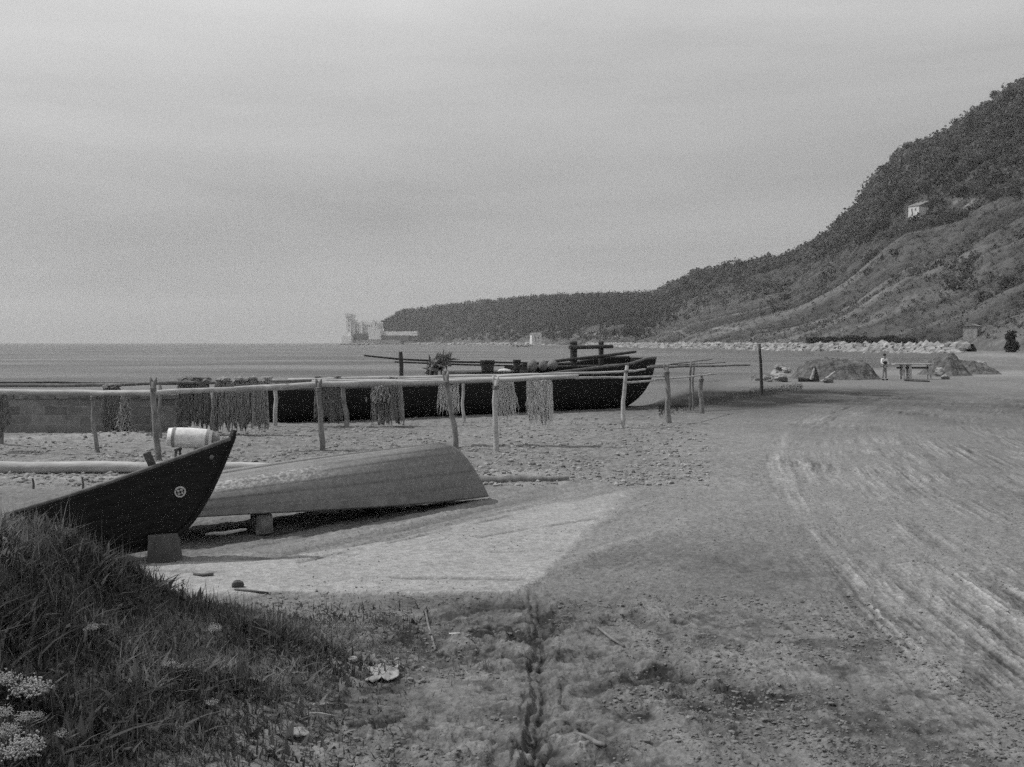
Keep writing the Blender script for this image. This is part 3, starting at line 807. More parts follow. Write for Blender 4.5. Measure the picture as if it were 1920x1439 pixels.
# rocks under the castle and pale scars of rock along the headland's shore
v, f = [], []
pz = []
for i in range(420):
    t_ = random.random(); px = 640 + 380 * t_
    Y_ = np.interp(px, [640, 743, 810, 870, 975], [1560, 1560, 1520, 1330, 960]) - random.uniform(0, 6)
    if px < 740: Y_ = CY - random.uniform(2, 10)
    pz.append(((px - 960) / FPX * Y_, Y_, SEA + random.uniform(-.3, 1.8)))
v, f = rocks(np.array(pz), RNG.uniform(1.0, 3.2, len(pz)), ICO1, .7)
tag(np_mesh('shore_rocks', v, f, M['rubble'], False), 'pale rocks along the foot of the distant headland', 'rocks', None, 'stuff')
def house(name, label, px0, px1, pytop, pybase, Y, roof_h, ndoor=2, rot=0.0, zb=None, dep=6, wm='wallwhite'):
    xc = ((px0 + px1) / 2 - 960) / FPX * Y; wd = (px1 - px0) / FPX * Y
    z0 = EYE - (pybase - HOR) / FPX * Y; z1 = EYE - (pytop - HOR) / FPX * Y
    t = thing(name, label, 'house', (xc, Y, z0), rot)
    h = z1 - z0 - roof_h
    MB().box((0, dep / 2, h / 2 - 1), (wd, dep, h + 2)).build('wall', M[wm], t)
    r = MB(); o = .25
    r.add([(-wd / 2 - o, -o, h), (wd / 2 + o, -o, h), (wd / 2 + o, dep + o, h), (-wd / 2 - o, dep + o, h), (-wd / 2 - o, dep / 2, h + roof_h), (wd / 2 + o, dep / 2, h + roof_h)],
          [(0, 1, 5, 4), (2, 3, 4, 5), (1, 2, 5), (3, 0, 4), (3, 2, 1, 0)])
    r.build('roof', M['roof'], t)
    for i in range(ndoor):
        MB().box((-wd / 2 + wd * (i + 1) / (ndoor + 1), -.03, h * .58), (wd * .1, .1, h * .3)).build('window', M['castledark'], t)
    MB().box((-wd * .12, -.03, h * .2), (wd * .1, .1, h * .4)).build('door', M['castledark'], t)
    return t
house('shore_house', 'small white house standing on the shore of the headland', 997, 1016, 624, 641, 830, 1.6, 2, .25)
v, f = rocks(np.array([((px - 960) / FPX * 815, 815 + RNG.uniform(-4, 4), SEA + RNG.uniform(0, 1.5)) for px in RNG.uniform(962, 1075, 130)]), RNG.uniform(.7, 1.9, 130), ICO1, .6)
tag(np_mesh('rock_mole', v, f, M['rubble'], False), 'pale heap of rocks on the shore beside the small white house', 'rocks', None, 'stuff')
HX, HY, HZ, _, _ = hill(np.array([1732.0]), np.array([.60]))
pyb = HOR - (HZ[0] - EYE) * FPX / HY[0]
# find the place on the slope that shows at the house's row
vv_ = np.linspace(.2, .98, 300); q = hill(np.full(300, 1718.0), vv_); rows = HOR - (q[2] - EYE) * FPX / q[1]
kk = int(np.argmin(np.abs(rows - 402)))
house('hillside_villa', 'white walled villa high on the dark slope of the steep hill', 1702, 1724, 375, 403, float(q[1][kk]) - 4, 2.6, 2, -0.9, dep=15)
vv_ = np.linspace(.0, .3, 200); q = hill(np.full(200, 1835.0), vv_); rows = HOR - (q[2] - EYE) * FPX / q[1]
kk = int(np.argmin(np.abs(rows - 626)))
house('roadside_hut', 'low stone hut above the road at the foot of the hill', 1822, 1850, 607, 627, float(q[1][kk]) - 2, .6, 1, .9, dep=3, wm='rock')

# ------------------------------------------------------------------ quay wall at left
wp = Vector((-17.9, 30.0, 0))
qw = thing('quay_wall', 'low masonry quay wall behind the drying nets at left', 'wall', wp)
m = MB(); m.box((0, .35, .2), (17.4, .7, 1.5)); m.build('masonry', M['masonry'], qw)
m = MB()
for i in range(15): m.box((-8.1 + i * 1.16, .35, 1.0), (1.13, .78, .13), (0, 0, random.uniform(-.01, .01)), 1, .012)
m.build('coping', M['stone'], qw, bevel=.015)

# ------------------------------------------------------------------ boats
def loft(name, fn, ns, nq, mat, parent, thick=.035, s0=0, s1=1, q0=-1, q1=1):
    v = []
    for i in range(ns):
        for j in range(nq):
            v.append(fn(s0 + (s1 - s0) * i / (ns - 1), q0 + (q1 - q0) * j / (nq - 1)))
    o = np_mesh(name, np.array(v), grid_faces(ns, nq), mat, True, None, parent)
    if thick:
        mo = o.modifiers.new('t', 'SOLIDIFY'); mo.thickness = thick; mo.offset = 0
    return o

def project(p): return (960 + FPX * p[0] / p[1], HOR + (EYE - p[2]) * FPX / p[1])

# black boat, bow to the right, heeled away from the viewer
BL, BR = 4.2, 1.05
def black(s, q):
    a = abs(q) * math.pi / 2
    b = .75 * (1 - s ** 2.2) ** .85 * (.72 + .28 * min(1, s / .35)) + .018
    k = max(0.0, .62 - s) * .62                  # the keel rises aft, so that she sits on the beach
    g = max(.5 + .563 * s ** 4, k + .2) - k
    x = s * BL + BR * (abs(q) ** .833) * s ** 5 - BL
    fl = .86 + .14 * abs(q)
    return (x, math.copysign(b * math.sin(a) ** .9 * fl + .012 * ((abs(q) * 8) % 1.0) * min(1, b * 4), q), k + g * (1 - math.cos(a)) ** .95)
bb = thing('rowing_boat', 'black tarred boat with raised bow and round white emblem resting on a block', 'boat')
BBLOC = P(281, 1052); BBLOC.z = .18
bb.location = BBLOC
bb.rotation_euler = Euler((-.109, -.142, .15), 'XYZ')
BBM = Matrix.Translation(BBLOC) @ bb.rotation_euler.to_matrix().to_4x4()
loft('hull', black, 80, 113, M['tar'], bb)
for sgn in (-1, 1):
    m = MB(); m.tube([Vector(black(s / 40, sgn)) + Vector((0, sgn * .01, .005)) for s in range(41)], .024, 8)
    m.build('gunwale', M['tarrim'], bb, smooth=True)
m = MB(); m.tube([Vector(black(1, q / 20)) + Vector((.01, 0, 0)) for q in range(21)] + [Vector(black(1, 1)) + Vector((.05, 0, .10))], [.035] * 21 + [.028], 8, flat=1.5)
m.build('stem', M['tar'], bb, smooth=True)
m = MB(); m.tube([Vector(black(s_ / 20, 0)) - Vector((0, 0, .02)) for s_ in range(21)], .04, 8); m.build('keel', M['tar'], bb)
for s in (.3, .52, .72):
    y = black(s, .75)[1]; z = black(s, .75)[2]
    m = MB(); m.box((black(s, .75)[0], 0, z), (.2, 2 * y, .035)); m.build('thwart', M['wood'], bb, bevel=.006)
m = MB()
v_ = [Vector(black(.8 + .2 * i / 8, sg * .93)) for i in range(9) for sg in (-1, 1)]
m.add(v_, [(2 * i, 2 * i + 1, 2 * i + 3, 2 * i + 2) for i in range(8)]); m.build('foredeck', M['darkwood'], bb)
m = MB()
v_ = [Vector(black(0, q / 12)) for q in range(-12, 13)]
m.add(v_, [tuple(range(25))]); m.build('transom', M['tar'], bb)
# thole timber seen above the near gunwale, and the round emblem: both put where they stand on the hull
def find(px, py, s0, s1, q0, q1):
    best = None
    for i in range(121):
        for j in range(121):
            s, q = s0 + (s1 - s0) * i / 120, q0 + (q1 - q0) * j / 120
            u, w_ = project(BBM @ Vector(black(s, q)))
            e = (u - px) ** 2 + (w_ - py) ** 2
            if best is None or e < best[0]: best = (e, s, q)
    return best[1], best[2]
s, q = find(290, 884, .4, 1, -1, -.9)
p = Vector(black(s, -1))
m = MB(); m.box(p + Vector((-.03, .05, .02)), (.085, .05, .34), (math.radians(12), math.radians(-14), 0)); m.build('timber_head', M['timber'], bb, bevel=.008)
s, q = find(337, 921, .6, 1, -1, -.2)
p = Vector(black(s, q)); ts = Vector(black(s + .01, q)) - Vector(black(s - .01, q)); tq = Vector(black(s, q + .01)) - Vector(black(s, q - .01))
nr = ts.cross(tq).normalized()
if nr.y > 0: nr = -nr
ex = (ts - nr * ts.dot(nr)).normalized(); ey = nr.cross(ex)
rot = Matrix((ex, ey, nr)).transposed()
R0 = .062
m = MB(); m.lathe(p + nr * .02, [(R0 * .72, 0.012), (R0 * .80, .02), (R0, .02), (R0 * 1.04, .008), (R0 * 1.04, -.02)], 28, rot=rot); em = m.build('emblem_ring', M['worn'], bb, smooth=True)
m = MB(); m.lathe(p + nr * .022, [(0.0001, .010), (R0 * .74, .010), (R0 * .74, -.01)], 28, rot=rot); m.build('disc', M['tar'], em)
m = MB()
for k in range(4):
    a = math.pi / 4 + k * math.pi / 2
    c = p + nr * .036 + (ex * math.cos(a) + ey * math.sin(a)) * R0 * .42
    m.lathe(c, [(0.0001, .004), (R0 * .23, .003), (R0 * .27, -.006)], 12, rot=rot)
m.build('petal_mark', M['worn'], em)
s, q = find(398, 858, .8, 1, -1, -.6)
p = Vector(black(s, q)); m = MB(); m.lathe(p + Vector((0, -.02, 0)), [(0.0001, .02), (.02, .018), (.028, 0), (.028, -.02)], 12, rot=rot); m.build('eye_bolt', M['stone'], bb, smooth=True)
# block under the bow
p = P(302, 1055)
m = MB(); m.box(p + Vector((0, .12, .14)), (.34, .3, .34), (0, 0, .15), .92, .015)
tag(m.build('timber_block', M['timber'], None, p, bevel=.012), 'squared dark block propping up the bow of the black boat', 'block')

# upturned grey boat
UL, UR = 4.95, 0.93
UH = P(914, 931, .03)
UAX = Vector((.765, .644, 0)).normalized(); UN = Vector((-UAX.y, UAX.x, 0))
UO = UH - UAX * (UL + UR); UO.z = 0
def upt(s, q):
    a = abs(q) * math.pi / 2
    K = .62 + .30 * s + .05 * math.sin(math.pi * s)
    G = .35 - .32 * s ** 1.5
    b = .80 * (1 - s ** 3.4) ** .9 * (.86 + .14 * min(1, s / .4)) + .015
    y = math.copysign(b * math.sin(a) ** .80, q)
    f_ = (1 - math.cos(a)) ** 1.22
    z = K - (K - G) * f_
    lap = (abs(q) * 7) % 1.0                       # lapped planks
    y += math.copysign(.006 * lap * min(1, b * 3), q); z -= .002 * (1 - lap)
    x = s * UL + UR * f_ ** .52 * s ** 8
    return tuple(UO + UAX * x + UN * y + Vector((0, 0, z)) - UH)
ub = thing('upturned_boat', 'weathered grey boat lying upside down on the slipway', 'boat', UH)
def hull_alb(o, ns, nq):
    a_, s_ = [], []
    n1, n2 = np.meshgrid(np.linspace(0, 1, ns), np.linspace(-1, 1, nq), indexing='ij')
    base_ = .165 + .05 * fbm(n1 * 9, n2 * 5, 4, 300) + .06 * fbm(n1 * 5, n2 * 40, 4, 303) - .035 * np.exp(-(((np.abs(n2) * 7) % 1.0) / .12) ** 2)
    flake = sm(.0, .12, fbm(n1 * 160, n2 * 70, 3, 301)) * sm(.08, .2, n1) * sm(.62, .42, n1) * sm(-.62, -.5, n2) * sm(-.22, -.34, n2)
    base_ = base_ + .17 * flake                  # flaking pale paint along the turn of the bilge
    at = o.data.attributes.new('alb', 'FLOAT', 'POINT'); at.data.foreach_set('value', base_.ravel().astype(np.float32))
hull_alb(loft('hull', upt, 260, 121, M['hullgrey'], ub), 260, 121)
for sg in (-1, 1):
    outw = UN * sg
    v_ = []
    for i in range(61):
        s = i / 60
        for q_, o in ((.985, .03), (.90, .03), (.90, -.01), (.985, -.01)):
            v_.append(Vector(upt(s, sg * q_)) + outw * o * (1 - .9 * s ** 8))
    m = MB(); m.add(v_, [(4 * i + k, 4 * i + (k + 1) % 4, 4 * i + 4 + (k + 1) % 4, 4 * i + 4 + k) for i in range(60) for k in range(4)])
    m.build('rubbing_strake', M['hullstrip'], ub)
m = MB(); m.tube([Vector(upt(s / 30, 0)) + Vector((0, 0, .012)) for s in range(31)] + [Vector(upt(1, q / 12)) + UAX * .012 for q in range(1, 13)], .022, 6); m.build('keel', M['hullstrip'], ub)
m = MB(); m.add([upt(0, q / 14) for q in range(-14, 15)], [tuple(range(29))]); m.build('transom', M['hullstrip'], ub)
for px, py, sx_, sz_, lab, seed in ((486, 1003, .125, .17, 'squared pale stone propping the near edge of the upturned boat', 3), (842, 944, .06, .07, 'small dark stone wedged under the bow end of the upturned boat', 4)):
    p = P(px, py) + Vector((0, .12, 0))
    m = MB(); m.box(p + Vector((0, 0, sz_ * .75)), (sx_ * 2, .26, sz_ * 1.6), (.03, 0, .5), .9, .02)
    tag(m.build('prop_stone', M['stone'], None, p, bevel=.015), lab, 'stone')
p0, p1 = P(385, 1003, .12), P(462, 993, .13)
m = MB(); m.tube(wobble(p0, p1, 8, .01), [.012, .02, .022, .024, .022, .022, .02, .012], 8)
tag(m.build('ground_bar', M['pale'], None, p0, smooth=True), 'pale thin stick under the near edge of the upturned boat', 'stick')

# white cask on a short trestle behind the black boat
p = P(352, 868); p.z = gz(p.x, p.y)
tr = thing('trestle', 'low wooden trestle holding the white cask', 'trestle', p)
for dx in (-.22, .22):
    for dy in (-.12, .12):
        MB().tube([(dx, dy * 1.6, -.02), (dx * .9, dy, .24)], .025, 7).build('leg', M['timber'], tr)
for dx in (-.2, .2): MB().box((dx, 0, .25), (.06, .36, .05)).build('cradle', M['timber'], tr, bevel=.005)
cp = p + Vector((.06, 0, .275 + .215))
cs_ = thing('cask', 'white cask lying on its side above the bow of the black boat', 'cask', cp)
Rc = Euler((0, math.radians(90 + 4), .12)).to_matrix()
m = MB(); m.lathe((0, 0, 0), [(.001, -.43), (.16, -.43), (.165, -.45), (.185, -.45), (.205, -.3), (.215, -.1), (.215, .1), (.205, .3), (.185, .45), (.165, .45), (.16, .43), (.001, .43)], 28, rot=Rc)
m.build('staves', M['white'], cs_, smooth=True)
for h, r in ((-.33, .208), (.36, .203)):
    m = MB(); m.lathe((0, 0, 0), [(r - .01, h - .03), (r + .006, h - .03), (r + .008, h + .03), (r - .01, h + .03)], 28, rot=Rc); m.build('hoop', M['hoop'], cs_)
m = MB(); m.lathe((0, 0, 0), [(.11, .43), (.13, .46), (.11, .58), (.001, .6)], 16, rot=Rc); m.build('end_cap', M['hoop'], cs_, smooth=True)

# long mast and small stakes
a, b = P(-130, 888), P(640, 888)
a.z, b.z = .12, .10
pts = [a.lerp(b, i / 24) + Vector((0, 0, .012 * math.sin(i * .8))) for i in range(25)]
for q_ in pts: q_.z = max(q_.z, gz(q_.x, q_.y) + .05)
m = MB(); m.tube(pts, [.125 - .03 * (i / 24) for i in range(25)], 14, wob=.03)
tag(m.build('mast', M['pale'], None, a, smooth=True), 'long thick pale mast lying on the beach behind both boats', 'mast')
a, b = P(850, 905), P(1066, 901)
pts = [a.lerp(b, i / 12) for i in range(13)]
for q_ in pts: q_.z = gz(q_.x, q_.y) + .015
m = MB(); m.tube(pts, [.10 - .05 * (i / 12) ** 2 for i in range(13)], 12, wob=.08)
tag(m.build('log', M['wood'], None, a, smooth=True), 'shorter grey log half sunk in the sand at the bow of the upturned boat', 'log')
for px, yb, yt, lab in ((62, 918, 897, 'shorter stub of a stake in front of the long mast'), (155, 918, 895, 'taller stub of a stake in front of the long mast')):
    p = P(px, yb); h = (yb - yt) / FPX * p.y
    m = MB(); m.tube([p - Vector((0, 0, .1)), p + Vector((.01, 0, h * .5)), p + Vector((-.01, 0, h))], [.022, .02, .016], 7)
    tag(m.build('stake', M['timber'], None, p), lab, 'stake')

# ------------------------------------------------------------------ drying racks
def rack(label, posts, rails, group='net drying racks'):
    p0 = P(posts[0][0], posts[0][1])
    t = thing('drying_rack', label, 'rack', p0, 0, group)
    for i, (px, yb, xt, yt, wpx, mat, *rest) in enumerate(posts):
        b_ = P(px, yb); Y_ = b_.y; tp_ = D(xt, yt, Y_ + (rest[0] if rest else 0))
        r_ = wpx / 2 / FPX * Y_
        pts_ = wobble(b_ - Vector((0, 0, .25)), tp_, 9, .035, 0, int(px))
        mm = MB(); mm.tube(pts_, [r_ * (1.12 - .25 * k / 8) for k in range(9)], 9, wob=.06)
        if wpx > 9:     # forked head
            d_ = (pts_[-1] - pts_[-2]).normalized()
            mm.tube([pts_[-2], tp_ + Vector((-.05, 0, .02)), tp_ + Vector((-.07, 0, .1))], [r_ * .7, r_ * .6, r_ * .3], 7)
            mm.tube([pts_[-2], tp_ + Vector((.04, 0, .02)), tp_ + Vector((.05, .02, .09))], [r_ * .7, r_ * .6, r_ * .3], 7)
        po = mm.build('post', M[mat], t, p0, smooth=True)
        mm = MB(); c_ = pts_[-2].lerp(tp_, .3)
        for k in range(3):
            mm.lathe(c_ + Vector((0, 0, -.03 + .03 * k)), [(r_ * 1.0, -.014), (r_ * 1.25, 0), (r_ * 1.0, .014)], 10)
        mm.build('lashing', M['rope'], po, p0)
    for i, (pts_, wpx, mat) in enumerate(rails):
        w3 = [D(*q) for q in pts_]
        out = []
        for a_, b_ in zip(w3[:-1], w3[1:]):
            seg_ = wobble(a_, b_, 10, .012, .0, i * 7 + int(a_.x * 10) % 50)
            out += seg_ if not out else seg_[1:]
        r0 = wpx / 2 / FPX * w3[0].y
        n_ = len(out)
        mm = MB(); mm.tube(out, [r0 * (1.1 - .3 * k / n_) for k in range(n_)], 10, wob=.05)
        mm.build('rail', M[mat], t, p0, smooth=True)
    return t
rack('front drying rack with thick pale rail on forked posts behind the boats',
     [(5, 838, 0, 742, 8, 'post'), (187, 850, 172, 736, 8, 'post'), (296, 864, 288, 716, 11, 'post'), (604, 846, 598, 718, 10, 'post'), (857, 842, 836, 704, 10, 'post'), (929, 848, 930, 713, 10, 'pale')],
     [([(-90, 734, 24.4), (120, 736, 24.2), (290, 737, 23.3), (480, 727, 24.4), (540, 724, 24.8)], 10, 'pale'), ([(440, 731, 24.9), (600, 721, 25.25), (840, 716, 26.2), (1080, 706, 26.0)], 11, 'pale'),
      ([(585, 716, 25.4), (830, 712, 26.4), (1085, 705, 26.3)], 7, 'pale')])
rack('rear drying rack close in front of the black barge',
     [(301, 822, 300, 722, 7, 'post'), (516, 800, 515, 712, 8, 'pale'), (651, 801, 642, 712, 9, 'post'), (871, 792, 868, 708, 6, 'pale')],
     [([(-90, 724, 28.6), (200, 722, 29.3), (420, 717, 29.6), (560, 714, 31.6)], 7, 'wood'), ([(270, 719, 28.9), (420, 717, 29.3), (640, 712, 32.2)], 6, 'wood'), ([(540, 715, 32.0), (660, 711, 32.3), (900, 706, 32.7), (1080, 703, 33.0)], 9, 'pale'),
      ([(-90, 717, 29.4), (200, 719, 29.6), (330, 716, 29.5)], 4, 'darkwood')])
rack('right hand drying rack of slim rails beside the bow of the barge',
     [(1164, 804, 1176, 686, 8, 'pale'), (1256, 794, 1249, 688, 10, 'post'), (1316, 776, 1315, 705, 9, 'post')],
     [([(931, 706, 31.3), (1174, 697, 31.9), (1210, 693, 32.2)], 4.5, 'pale'), ([(1078, 709, 31.3), (1250, 706, 33.6)], 4.5, 'pale'), ([(1175, 718, 31.6), (1250, 711, 34.1), (1316, 704, 38.2), (1345, 701, 39.5)], 4, 'pale')])
rack('thin far drying rack of dark poles at the water edge',
     [(1293, 770, 1296, 678, 4, 'wood'), (1300, 766, 1301, 676, 4, 'wood')],
     [([(1215, 689, 38.5), (1297, 687, 40.2), (1406, 685, 42.5)], 4.5, 'wood'), ([(1217, 688, 38.8), (1298, 679, 40.6), (1335, 674, 41)], 2.5, 'wood'), ([(1220, 686, 39.4), (1300, 683, 41.2), (1360, 680, 42)], 2.5, 'wood')])
# lone post at the water's edge
p = P(1429, 741); p.z = -.05
m = MB(); m.tube(wobble(p - Vector((0, 0, .3)), D(1424, 645, p.y), 8, .02), [.085, .08, .08, .075, .07, .07, .065, .06], 9, wob=.06)
tag(m.build('post', M['darkwood'], None, p, smooth=True), 'lone dark post standing by the water left of the seaweed mound', 'post')

# ------------------------------------------------------------------ nets
def net(label, x0, x1, ytop, ybot, Y, mat, xt0=None, xt1=None, hump=0, seed=0, strands=40, name='fishing_net', ragged=.22):
    rg = np.random.default_rng(seed)
    xt0 = x0 if xt0 is None else xt0; xt1 = x1 if xt1 is None else xt1
    org = D((x0 + x1) / 2, ybot, Y)
    nu, nv_ = max(14, int((x1 - x0) * .7)), 18
    V, F = [], []
    for side, dep, dr in ((-1, .10, 1.0), (1, .10, .85)):
        base_ = len(V)
        ph = rg.uniform(0, 100)
        for i in range(nu):
            u = i / (nu - 1)
            fold = float(fbm(np.array([u * (x1 - x0) * .16 + ph]), np.array([.5 + side]), 3, seed)[0]) * 2
            rag = 1 - ragged * rg.random()
            for j in range(nv_):
                t_ = j / (nv_ - 1)
                px = (xt0 + (xt1 - xt0) * u) * (1 - t_ ** .6) + (x0 + (x1 - x0) * u) * t_ ** .6
                py = ytop + (ybot - ytop) * t_ * dr * rag
                q_ = D(px, py, Y)
                off = side * (.06 + dep * t_ ** .5 * .6) if t_ > .02 else 0
                q_.y += off + fold * .26 * t_ ** .4 + .02 * rg.normal() * t_
                q_.x += fold * .10 * t_ ** .5
                q_.z = max(q_.z, .02)
                V.append(q_ - org)
        F += (grid_faces(nu, nv_) + base_).tolist()
    # strands and knotted cords hanging clear of the folds
    mb = MB(); mb.v = [tuple(a) for a in V]; mb.f = [tuple(a) for a in F]
    rr_ = random.Random(seed)
    for k in range(strands):
        u = rr_.random(); ln = rr_.uniform(.55, 1.06)
        pts_ = []
        for j in range(6):
            t_ = j / 5
            px = (xt0 + (xt1 - xt0) * u) * (1 - t_ ** .6) + (x0 + (x1 - x0) * u) * t_ ** .6
            q_ = D(px, ytop + (ybot - ytop) * t_ * ln, Y) - org
            q_.y -= .09 + .1 * t_ ** .5 + rr_.uniform(0, .05); q_.x += rr_.uniform(-.03, .03) * (1 + t_)
            q_.z = max(q_.z, .02 - org.z)
            pts_.append(q_)
        mb.tube(pts_, [.006, .007, .007, .008, .006, .003], 4, False)
    if hump:        # slack net bunched over the rail
        for k in range(26):
            u = rr_.random(); c_ = D(xt0 + (xt1 - xt0) * u, ytop - hump * rr_.uniform(0, .75), Y + rr_.uniform(-.1, .1)) - org
            s_ = hump / FPX * Y * .5
            v0, f0 = ICO1
            vv = v0 * np.array([s_ * 2.2, s_ * 1.5, s_]) * (1 + .3 * rg.normal(size=(len(v0), 1))) + np.array(c_)
            mb.add(vv.tolist(), f0.tolist())
    o = mb.build(name, M[mat], None, (0, 0, 0)); o.location = org
    return tag(o, label, 'net', 'fishing nets hung up to dry')
net('narrow dark net hanging between the two left posts', 197, 224, 727, 822, 29.0, 'netdark', hump=6, seed=1, strands=26)
net('broad dark net, leftmost of the wide pair beside the barge', 330, 398, 716, 806, 29.3, 'netdark', 338, 390, hump=8, seed=2, strands=60)
net('broad brown net, right of the wide pair beside the barge', 399, 506, 716, 811, 29.2, 'netmid', 405, 500, hump=9, seed=3, strands=90)
net('dark net hanging beside the pole in front of the barge stern', 590, 646, 714, 796, 32.3, 'netdark', 592, 642, hump=9, seed=4, strands=40)
net('dark brown net bunched in two falls in front of the barge', 698, 758, 712, 802, 32.4, 'netmid', 697, 752, hump=5, seed=5, strands=50)
net('short pale net hanging at the leaning post', 823, 862, 714, 776, 26.4, 'netlight', 826, 858, seed=6, strands=70, ragged=.3)
net('pale net behind the straight pale post', 927, 971, 712, 786, 26.5, 'netlight', 926, 962, seed=7, strands=90, ragged=.2)
net('pale stringy net furthest right on the front rail', 989, 1036, 710, 800, 26.3, 'netlight', 988, 1032, seed=8, strands=110, ragged=.3)
net('dark net at the left edge of the picture on the front rail', -12, 11, 736, 832, 24.6, 'netdark', -10, 6, seed=9, strands=16, ragged=.3)

def tangle(label, cx, y0, y1, hw, Y, mat, seed, name='net_bundle', n=260):
    rr_ = random.Random(seed); org = D(cx, y1, Y)
    mb = MB()
    for k in range(n):
        t_ = rr_.random() ** .9
        wd = hw * (.35 + .75 * t_)
        px = cx + rr_.gauss(0, .5) * wd; py = y0 + (y1 - y0) * t_
        c_ = D(px, py, Y + rr_.uniform(-.16, .16)) - org
        d_ = Vector((rr_.gauss(0, .05), rr_.gauss(0, .05), -rr_.uniform(.05, .22)))
        mb.tube([c_, c_ + d_ * .5 + Vector((rr_.gauss(0, .02), rr_.gauss(0, .02), 0)), c_ + d_], [.016, .02, .006], 4, False)
    mb.tube([D(cx, y0 - 2, Y) - org, D(cx, (y0 + y1) / 2, Y) - org, D(cx, y1 - 3, Y) - org], [.05, .09, .07], 8, wob=.2)
    o = mb.build(name, M[mat], None); o.location = org
    return tag(o, label, 'net', 'bundled nets')
tangle('tangled bundle of net and floats hanging beside the narrow dark net', 234, 737, 822, 17, 28.6, 'netmid', 31)
tangle('small tuft of tangled net tied at the top of the two fall net', 715, 722, 748, 20, 32.0, 'netmid', 32, n=220)

# ------------------------------------------------------------------ black barge
A0 = P(512, 797); A1 = P(1266, 763)
QL = (A1 - A0).length; QX = (A1 - A0).normalized(); QN = Vector((-QX.y, QX.x, 0)); QB = 1.75
QO = A0 + QN * QB; QO.z = 0
def barge(s, q):
    a = abs(q) * math.pi / 2
    G = 1.06 + .10 * s + .58 * sm(.35, 1.0, s) + .16 * sm(.87, .96, s)
    K = -.10 + .75 * max(0, (s - .88) / .12) ** 2
    b = QB * (1 - max(0, (s - .80) / .2) ** 2.8 * .55) * (1 - .5 * max(0, (.12 - s) / .12) ** 2)
    y = math.copysign(b * min(1, math.sin(a) ** .45), q); z = K + (G - K) * (1 - math.cos(a)) ** 1.1
    x = s * QL * .965 + .025 * QL * s ** 8 * abs(q)
    return tuple(QX * x + QN * y + Vector((0, 0, float(z))))
bg_ = thing('barge', 'large black tarred barge hauled up on the beach behind the nets', 'barge', QO)
loft('hull', barge, 70, 45, M['bargetar'], bg_, .07)
m = MB(); m.add([barge(0, q / 14) for q in range(-14, 15)], [tuple(range(29))]); m.build('transom', M['bargetar'], bg_)
m = MB(); m.add([barge(1, q / 14) for q in range(-14, 15)], [tuple(range(29))]); m.build('bow_plank', M['bargetar'], bg_)
for sg in (-1, 1):
    m = MB(); m.tube([Vector(barge(s / 50, sg)) for s in range(51)], .06, 8); m.build('rail', M['tarrim' if sg < 0 else 'darkwood'], bg_, smooth=True)
m = MB()
v_ = [Vector(barge(i / 30, sg * .99)) - Vector((0, 0, .22)) for i in range(31) for sg in (-1, 1)]
m.add(v_, [(2 * i, 2 * i + 1, 2 * i + 3, 2 * i + 2) for i in range(30)]); m.build('deck', M['darkwood'], bg_)
def blocal(px, py, off=0.0):
    """point on the barge (offset metres inboard of its near side line) seen at that place"""
    # solve distance along the barge's side plane
    best = None
    for i in range(400):
        s_ = i / 399
        q_ = A0 + QX * (s_ * QL) + QN * off
        e = abs((px - 960) / FPX * q_.y - q_.x)
        if best is None or e < best[0]: best = (e, q_)
    return D(px, py, best[1].y) - QO
# coaming and raised bow
def bbox_(name, px0, px1, py0, py1, off, dep, mat, bev=.03):
    a_, b_ = blocal(px0, py0, off), blocal(px1, py0, off); zb = min(blocal(px0, py1, off).z, blocal(px1, py1, off).z)
    zt = (a_.z + b_.z) / 2; c_ = (a_ + b_) / 2 + QN * dep / 2
    m_ = MB(); m_.box((c_.x, c_.y, (zt + zb) / 2), ((b_ - a_).length, dep, zt - zb), (0, 0, math.atan2(QX.y, QX.x)))
    return m_.build(name, M[mat], bg_, bevel=bev)
bbox_('hatch_coaming', 1003, 1172, 687, 705, .6, 2.0, 'bargetar')
bbox_('deck_step', 880, 1000, 697, 712, .6, 2.0, 'darkwood')
for px, wpx in ((1075.5, 15), (1127, 11)):
    a_ = blocal(px, 692, 1.4); b_ = blocal(px, 645, 1.4); r_ = wpx / 2 / FPX * 36
    m = MB(); m.tube([a_ - Vector((0, 0, .3)), b_], [r_, r_], 14); m.lathe(b_, [(r_, 0), (r_ * 1.12, .02), (r_ * 1.1, .06), (r_ * .7, .11), (.001, .12)], 14)
    m.build('bitt_post', M['darkwood'], bg_)
a_, b_ = blocal(1068, 652, 1.2), blocal(1148, 650, 1.2)
m = MB(); m.tube([a_, b_], .075, 12); m.build('windlass_beam', M['darkwood'], bg_)
m = MB(); a_ = blocal(752, 712, .8); b_ = blocal(751, 660, .8); m.tube(wobble(a_ - Vector((0, 0, .25)), b_, 6, .03), [.085, .075, .07, .07, .075, .06], 9); m.build('crutch_post', M['darkwood'], bg_)
